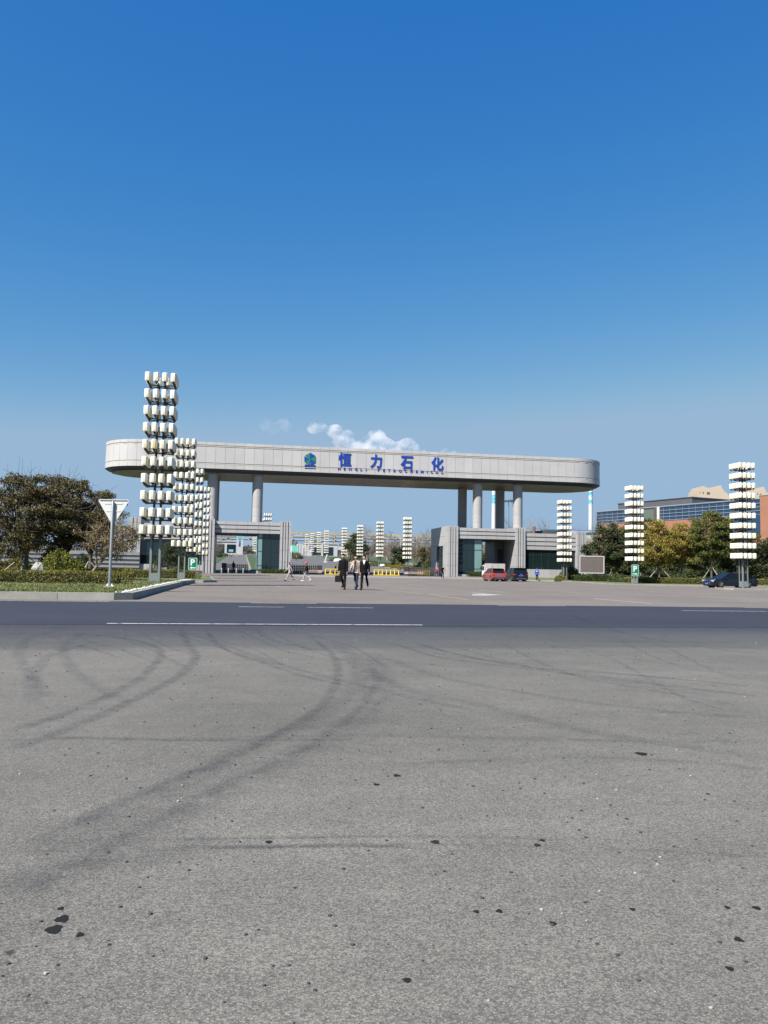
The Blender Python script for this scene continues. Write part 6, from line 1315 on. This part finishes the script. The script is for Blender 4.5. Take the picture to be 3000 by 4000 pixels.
# ---------------------------------------------------------------- vehicles
M['tyre'] = mat('tyre', (.018, .018, .018), .8); M['alloy'] = mat('alloy', (.55, .56, .58), .25, .8); M['car_glass'] = mat('car_glass', (.010, .012, .015), .12, spec=.25); M['lamp_red'] = mat('tail_red', (.55, .015, .03), .2, spec=.8); M['lamp_clear'] = mat('headlamp', (.75, .78, .8), .1, spec=.8)
M['plate_blue'] = mat('plate_blue', (.04, .16, .62), .4); M['trim'] = mat('trim_black', (.02, .02, .022), .45); M['chrome'] = mat('chrome', (.7, .7, .72), .15, .9)
def car(label, x, y, rz, paint, L, W, H, belt, hood, wb, fo, wr, cab, kind, roof=None, rim=1.0, zb=0.0, cat='car', name='parked_car'):
    """x axis: length, front at +x. cab = [rear base x, rear roof x, front roof x, front base x]"""
    r_ = thing(name, label, cat, (x, y, zb), rz); r = L / 2; w = W / 2; fa, ra = r - fo, r - fo - wb; sill = .20
    def arch(cx): return [(cx + (wr + .05) * math.cos(t), wr + (wr + .05) * math.sin(t)) for t in [math.pi * k / 10 for k in range(11)]]
    up = [(cab[3], belt), (r - .45, hood), (r - .12, hood - .10), (r - .02, .55), (r, .42), (r - .03, .28), (r - .18, sill)]
    rear = ([(-r + .10, belt - .02), (-r + .01, belt - .18), (-r, .5), (-r + .04, .3), (-r + .2, sill + .02)] if kind == 'suv' else [(-r + .62, belt + .03), (-r + .12, belt - .01), (-r, belt - .16), (-r + .01, .45), (-r + .06, .3), (-r + .2, sill)])
    bot = [p for p in arch(fa)] ; botr = [p for p in arch(ra)]
    poly = [(cab[0], belt)] + up + [(fa + wr + .05, sill)] + [p for p in bot if p[1] > sill] + [(fa - wr - .05, sill), (ra + wr + .05, sill)] + [p for p in botr if p[1] > sill] + [(ra - wr - .05, sill)] + rear[::-1]
    mb = MB(); n = len(poly); ys = [(-w + .0, 1.0, .10), (-w * .90, 1.0, 0), (w * .90, 1.0, 0), (w, 1.0, .10)]; vs = []
    for yy, q, dz in ys:
        for (px_, pz_) in poly:
            k = .96 if dz and abs(px_) > r - .35 else 1.0; zt = pz_ - (dz * .6 if pz_ > belt - .2 else 0); vs.append((px_ * (k if dz else 1), yy * (1 if not dz else (1.0 if .35 < pz_ < .75 else .975)), zt))
    fs = [tuple(range(n)), tuple(range(3 * n, 4 * n))[::-1]]
    for a in range(3): fs += [(a*n + i, (a+1)*n + i, (a+1)*n + (i+1) % n, a*n + (i+1) % n) for i in range(n)]
    mb.add(vs, fs); ob = mb.build('body', paint, r_); bv = ob.modifiers.new('b', 'BEVEL'); bv.width = .045; bv.segments = 2; bv.limit_method = 'ANGLE'; bv.angle_limit = R(35)
    # cabin: glass volume, painted roof and pillars
    rw, bw = w * .74, w * .92; c0_, c1_, c2_, c3_ = cab; gl = MB(); zr = H - .06
    def ring(z0_, z1_, t): return z0_ + (z1_ - z0_) * t
    gl.add([(c0_, -bw, belt - .06), (c3_, -bw, belt - .06), (c3_, bw, belt - .06), (c0_, bw, belt - .06), (c1_, -rw, zr), (c2_, -rw, zr), (c2_, rw, zr), (c1_, rw, zr)], [(0, 3, 2, 1), (4, 5, 6, 7), (0, 1, 5, 4), (1, 2, 6, 5), (2, 3, 7, 6), (3, 0, 4, 7)]); gl.build('windows', M['car_glass'], r_)
    rp = roof or paint; rf = MB(); xm0, xm1 = c1_ - .06, c2_ + .04; rf.add([(xm0, -rw - .02, zr), (xm1, -rw - .02, zr), (xm1, rw + .02, zr), (xm0, rw + .02, zr), (xm0 + .12, -rw + .10, H), (xm1 - .25, -rw + .10, H), (xm1 - .25, rw - .10, H), (xm0 + .12, rw - .10, H)], [(0, 3, 2, 1), (4, 5, 6, 7), (0, 1, 5, 4), (1, 2, 6, 5), (2, 3, 7, 6), (3, 0, 4, 7)]); ob = rf.build('roof', rp, r_); bv = ob.modifiers.new('b', 'BEVEL'); bv.width = .02; bv.segments = 2
    pm = MB()
    for sy in (-1, 1):
        for (xa, xb, wd) in ((c0_, c1_, .055), (c3_, c2_, .035), ((c0_ + c3_) / 2 - .1, (c1_ + c2_) / 2 - .05, .04)): pm.tube([(xa, sy * (bw + .006), belt - .05), (xb, sy * (rw + .006), zr)], wd, 6)
        pm.tube([(c0_, sy * (bw + .01), belt - .015), (c3_, sy * (bw + .01), belt - .03)], .022, 6)
    pm.build('pillars', paint, r_)
    for cx in (fa, ra):
        for sy in (-1, 1):
            wl = MB().tube([(cx, sy * (w - .22), wr), (cx, sy * (w - .015), wr)], [wr, wr], 24).build('wheel', M['tyre'], r_); rm = MB().tube([(cx, sy * (w - .016), wr), (cx, sy * (w - .008), wr)], [wr * .66, wr * .66], 20)
            rm.build('hub_recess', M['trim'], wl); sp = MB()
            for k in range(5): t = 2 * math.pi * k / 5; sp.tube([(cx, sy * (w - .004), wr), (cx + wr * .64 * math.cos(t), sy * (w - .004), wr + wr * .64 * math.sin(t))], [.035, .028], 6)
            sp.lathe([(.0, 0), (.06, 0)], 10, c=(cx, sy * w, wr)) if False else None; sp.build('spokes', M['alloy'] if rim else M['galv'], wl)
            MB().tube([(cx, sy * (w - .4), wr), (cx, sy * (w - .12), wr)], [wr + .045, wr + .045], 20).build('wheel_arch', M['trim'], r_)
    MB().box(-r + .15, r - .15, -w + .12, w - .12, .17, .40).build('underbody', M['trim'], r_)
    if kind == 'suv':
        for sy in (-1, 1): MB().box(-r - .015, -r + .30, sy * w * .96 - .22 * (sy > 0) - .02 * (sy < 0), sy * w * .96 + .22 * (sy < 0) + .02 * (sy > 0), belt - .27, belt - .15).build('tail_light', M['lamp_red'], r_)
        MB().box(-r - .03, -r + .2, -w * .93, w * .93, .24, .46).build('rear_bumper', M['trim'], r_); MB().box(-r - .045, -r - .031, -w * .6, w * .6, .36, .40).build('chrome_strip', M['chrome'], r_)
        MB().box(-r - .012, -r - .002, -.3, .3, belt - .42, belt - .28).build('plate', M['plate_blue'], r_); MB().box(-r - .02, -r - .003, -.10, .10, belt - .20, belt - .12).build('badge', M['chrome'], r_)
        # sloping rear window
        MB().add([(c0_ - .03, -bw * .82, belt + .0), (c0_ - .03, bw * .82, belt + .0), (c1_ - .05, rw * .86, zr - .02), (c1_ - .05, -rw * .86, zr - .02)], [(0, 1, 2, 3)]).build('rear_window', M['car_glass'], r_)
        MB().box(c1_ - .28, c1_ + .05, -rw * .95, rw * .95, zr - .01, zr + .045).build('spoiler', rp, r_)
        for sy in (-1, 1): MB().tube([(-r + .02, sy * w * .55, .26), (-r - .05, sy * w * .55, .26)], .045, 10).build('exhaust', M['chrome'], r_)
    else:
        for sy in (-1, 1): MB().xprism([(r - .36, .66), (r - .05, .60), (r - .02, .68), (r - .32, .80)], *sorted((sy * w * .62, sy * (w * .93)))).build('headlight', M['lamp_clear'], r_); MB().box(-r - .01, -r + .16, *sorted((sy * w * .55, sy * w * .95)), belt - .25, belt - .10).build('tail_light', M['lamp_red'], r_)
        MB().box(r - .05, r + .015, -w * .52, w * .52, .34, .66).build('grille', M['chrome'], r_); MB().box(r + .0151, r + .022, -w * .49, w * .49, .36, .64).build('grille_mesh', M['trim'], r_); MB().box(r + .023, r + .032, -.24, .24, .34, .48).build('plate', M['plate_blue'], r_)
    for sy in (-1, 1): MB().ball((c3_ - .35, sy * (w + .07), belt + .06), .09, .10, .07, 10, 6).build('mirror', paint, r_, True); MB().box((c0_ + c3_) / 2 + .1, (c0_ + c3_) / 2 + .28, *sorted((sy * (w - .01), sy * (w + .018))), belt - .17, belt - .14).build('door_handle', paint, r_)
    return r_
P_or = mat('paint_orange', (.42, .065, .035), .25, .2, coat=.6); P_bk = mat('paint_black', (.008, .008, .010), .2, 0, coat=.3); P_nv = mat('paint_dark_blue', (.008, .010, .018), .2, 0, coat=.3)
FW = GA + math.pi / 2        # facing away through the gate
x, y = pos_d(1931, 98); car('orange compact sport utility car with a black roof parked beside the right kerb', x, y, FW - R(1), P_or, 4.25, 1.82, 1.58, 1.02, .98, 2.65, .85, .34, [-2.02, -1.45, .35, 1.15], 'suv', M['trim'], 0, zb=gz(*uv(x, y)))
x, y = pos_d(2012, 101); car('black sport utility car with red tail lights parked right of the orange car', x, y, FW - R(1), P_bk, 4.75, 1.90, 1.70, 1.08, 1.02, 2.75, .9, .36, [-2.28, -1.75, .45, 1.25], 'suv', None, 1, zb=gz(*uv(x, y)))
x, y = pos_d(2851, 76.5); car('glossy dark saloon car waiting behind the tall right lantern tower', x, y, math.pi + GA, P_nv, 4.85, 1.86, 1.44, .90, .84, 2.85, .92, .335, [-1.75, -.85, .50, 1.45], 'sedan', None, 1, name='saloon_car', zb=gz(*uv(x, y)))
# box truck behind the cars
x, y = pos_d(1926, 113); tk = thing('box_truck', 'small truck with a white and grey box body behind the orange car', 'truck', (x, y, gz(*uv(x, y))), FW)
MB().box(-2.4, .9, -.98, .98, .80, 2.22).build('cargo_box', mat('box_grey', (.46, .46, .45), .5, 0, .05), tk)
for s in (-1, 1): MB().box(-2.43, -2.401, *sorted((s * .03, s * .93)), .86, 2.15).build('rear_door', mat('box_white', (.52, .50, .47), .5), tk)
MB().box(-2.46, -2.431, -.98, -.93, 1.4, 1.9).build('red_reflector', M['lamp_red'], tk); MB().box(-2.46, -2.431, .93, .98, 1.4, 1.9).build('red_reflector', M['lamp_red'], tk)
MB().box(-2.42, .92, -.99, .99, 2.221, 2.28).build('top_rail', M['trim'], tk)
cbx = MB().xprism([(1.0, .5), (2.6, .5), (2.6, 1.2), (2.25, 2.0), (1.0, 2.0)], -.85, .85).build('cab', M['white'], tk); MB().xprism([(1.5, 1.25), (2.45, 1.25), (2.2, 1.85), (1.5, 1.85)], -.87, .87).build('cab_window', M['car_glass'], cbx)
MB().box(-2.3, 2.4, -.4, .4, .45, .79).build('chassis', M['trim'], tk)
for cx in (-1.4, 1.8):
    for s in (-1, 1): MB().tube([(cx, s * .62, .36), (cx, s * .9, .36)], .36, 20).build('wheel', M['tyre'], tk)
for s in (-1, 1): MB().tube([(2.3, s * .85, 1.5), (2.35, s * 1.12, 1.5)], .02, 6).build('mirror_arm', M['trim'], tk); MB().box(2.3, 2.36, s * 1.12 - .08, s * 1.12 + .08, 1.35, 1.75).build('mirror', M['trim'], tk)

# ---------------------------------------------------------------- clouds (steam over the plant)
def cloud(label, blobs, Y, dens, name='cloud'):
    mb = MB(); rd = random.Random(len(blobs)); P0 = at_y(blobs[0][0], blobs[0][1], Y)
    for px, py, r in blobs:
        p = at_y(px, py, Y) - P0; rr = 1.22 * r * Y / F; mb.ball((p.x, p.y + rd.uniform(-.3, .3) * rr, p.z), rr, rr, rr * .85, 16, 10)
    m = bpy.data.materials.new('steam'); m.use_nodes = True; t = m.node_tree; t.nodes.remove(t.nodes['Principled BSDF']); N = t.nodes.new; Lk = t.links.new
    v_ = N('ShaderNodeVolumePrincipled'); v_.inputs['Color'].default_value = (.98, .98, 1, 1); v_.inputs['Anisotropy'].default_value = .2
    tc = N('ShaderNodeTexCoord'); n = N('ShaderNodeTexNoise'); n.inputs['Scale'].default_value = .035; n.inputs['Detail'].default_value = 7; n.inputs['Roughness'].default_value = .6; Lk(tc.outputs['Object'], n.inputs['Vector'])
    mr = N('ShaderNodeMapRange'); mr.inputs['From Min'].default_value = .45; mr.inputs['From Max'].default_value = .64; mr.inputs['To Max'].default_value = dens; Lk(n.outputs['Fac'], mr.inputs['Value']); Lk(mr.outputs[0], v_.inputs['Density']); Lk(v_.outputs[0], t.nodes['Material Output'].inputs['Volume'])
    me = bpy.data.meshes.new(name); me.from_pydata(mb.v, [], mb.f); me.materials.append(m); o = bpy.data.objects.new(name, me); S.collection.objects.link(o); o.location = P0
    rmd = o.modifiers.new('r', 'REMESH'); rmd.mode = 'VOXEL'; rmd.voxel_size = 4.0
    dg = bpy.context.evaluated_depsgraph_get(); m2 = bpy.data.meshes.new_from_object(o.evaluated_get(dg)); o.modifiers.clear(); o.data = m2
    if not m2.materials: m2.materials.append(m)
    tag(o, label, kind='stuff'); return o
cloud('white billowing steam cloud above the lettering of the gate', [(1225, 1672, 24), (1255, 1668, 20), (1310, 1685, 30), (1345, 1710, 34), (1330, 1745, 36), (1390, 1760, 36), (1440, 1735, 36), (1470, 1712, 34), (1500, 1750, 40), (1560, 1755, 32), (1590, 1738, 30), (1612, 1752, 26), (1650, 1775, 18), (1740, 1772, 20), (1770, 1782, 22), (1420, 1790, 40), (1540, 1795, 40)], 1700, .055)
cloud('faint wisp of steam left of the main cloud above the gate', [(1040, 1660, 26), (1065, 1675, 26), (1105, 1655, 24), (1120, 1670, 22)], 1700, .008)
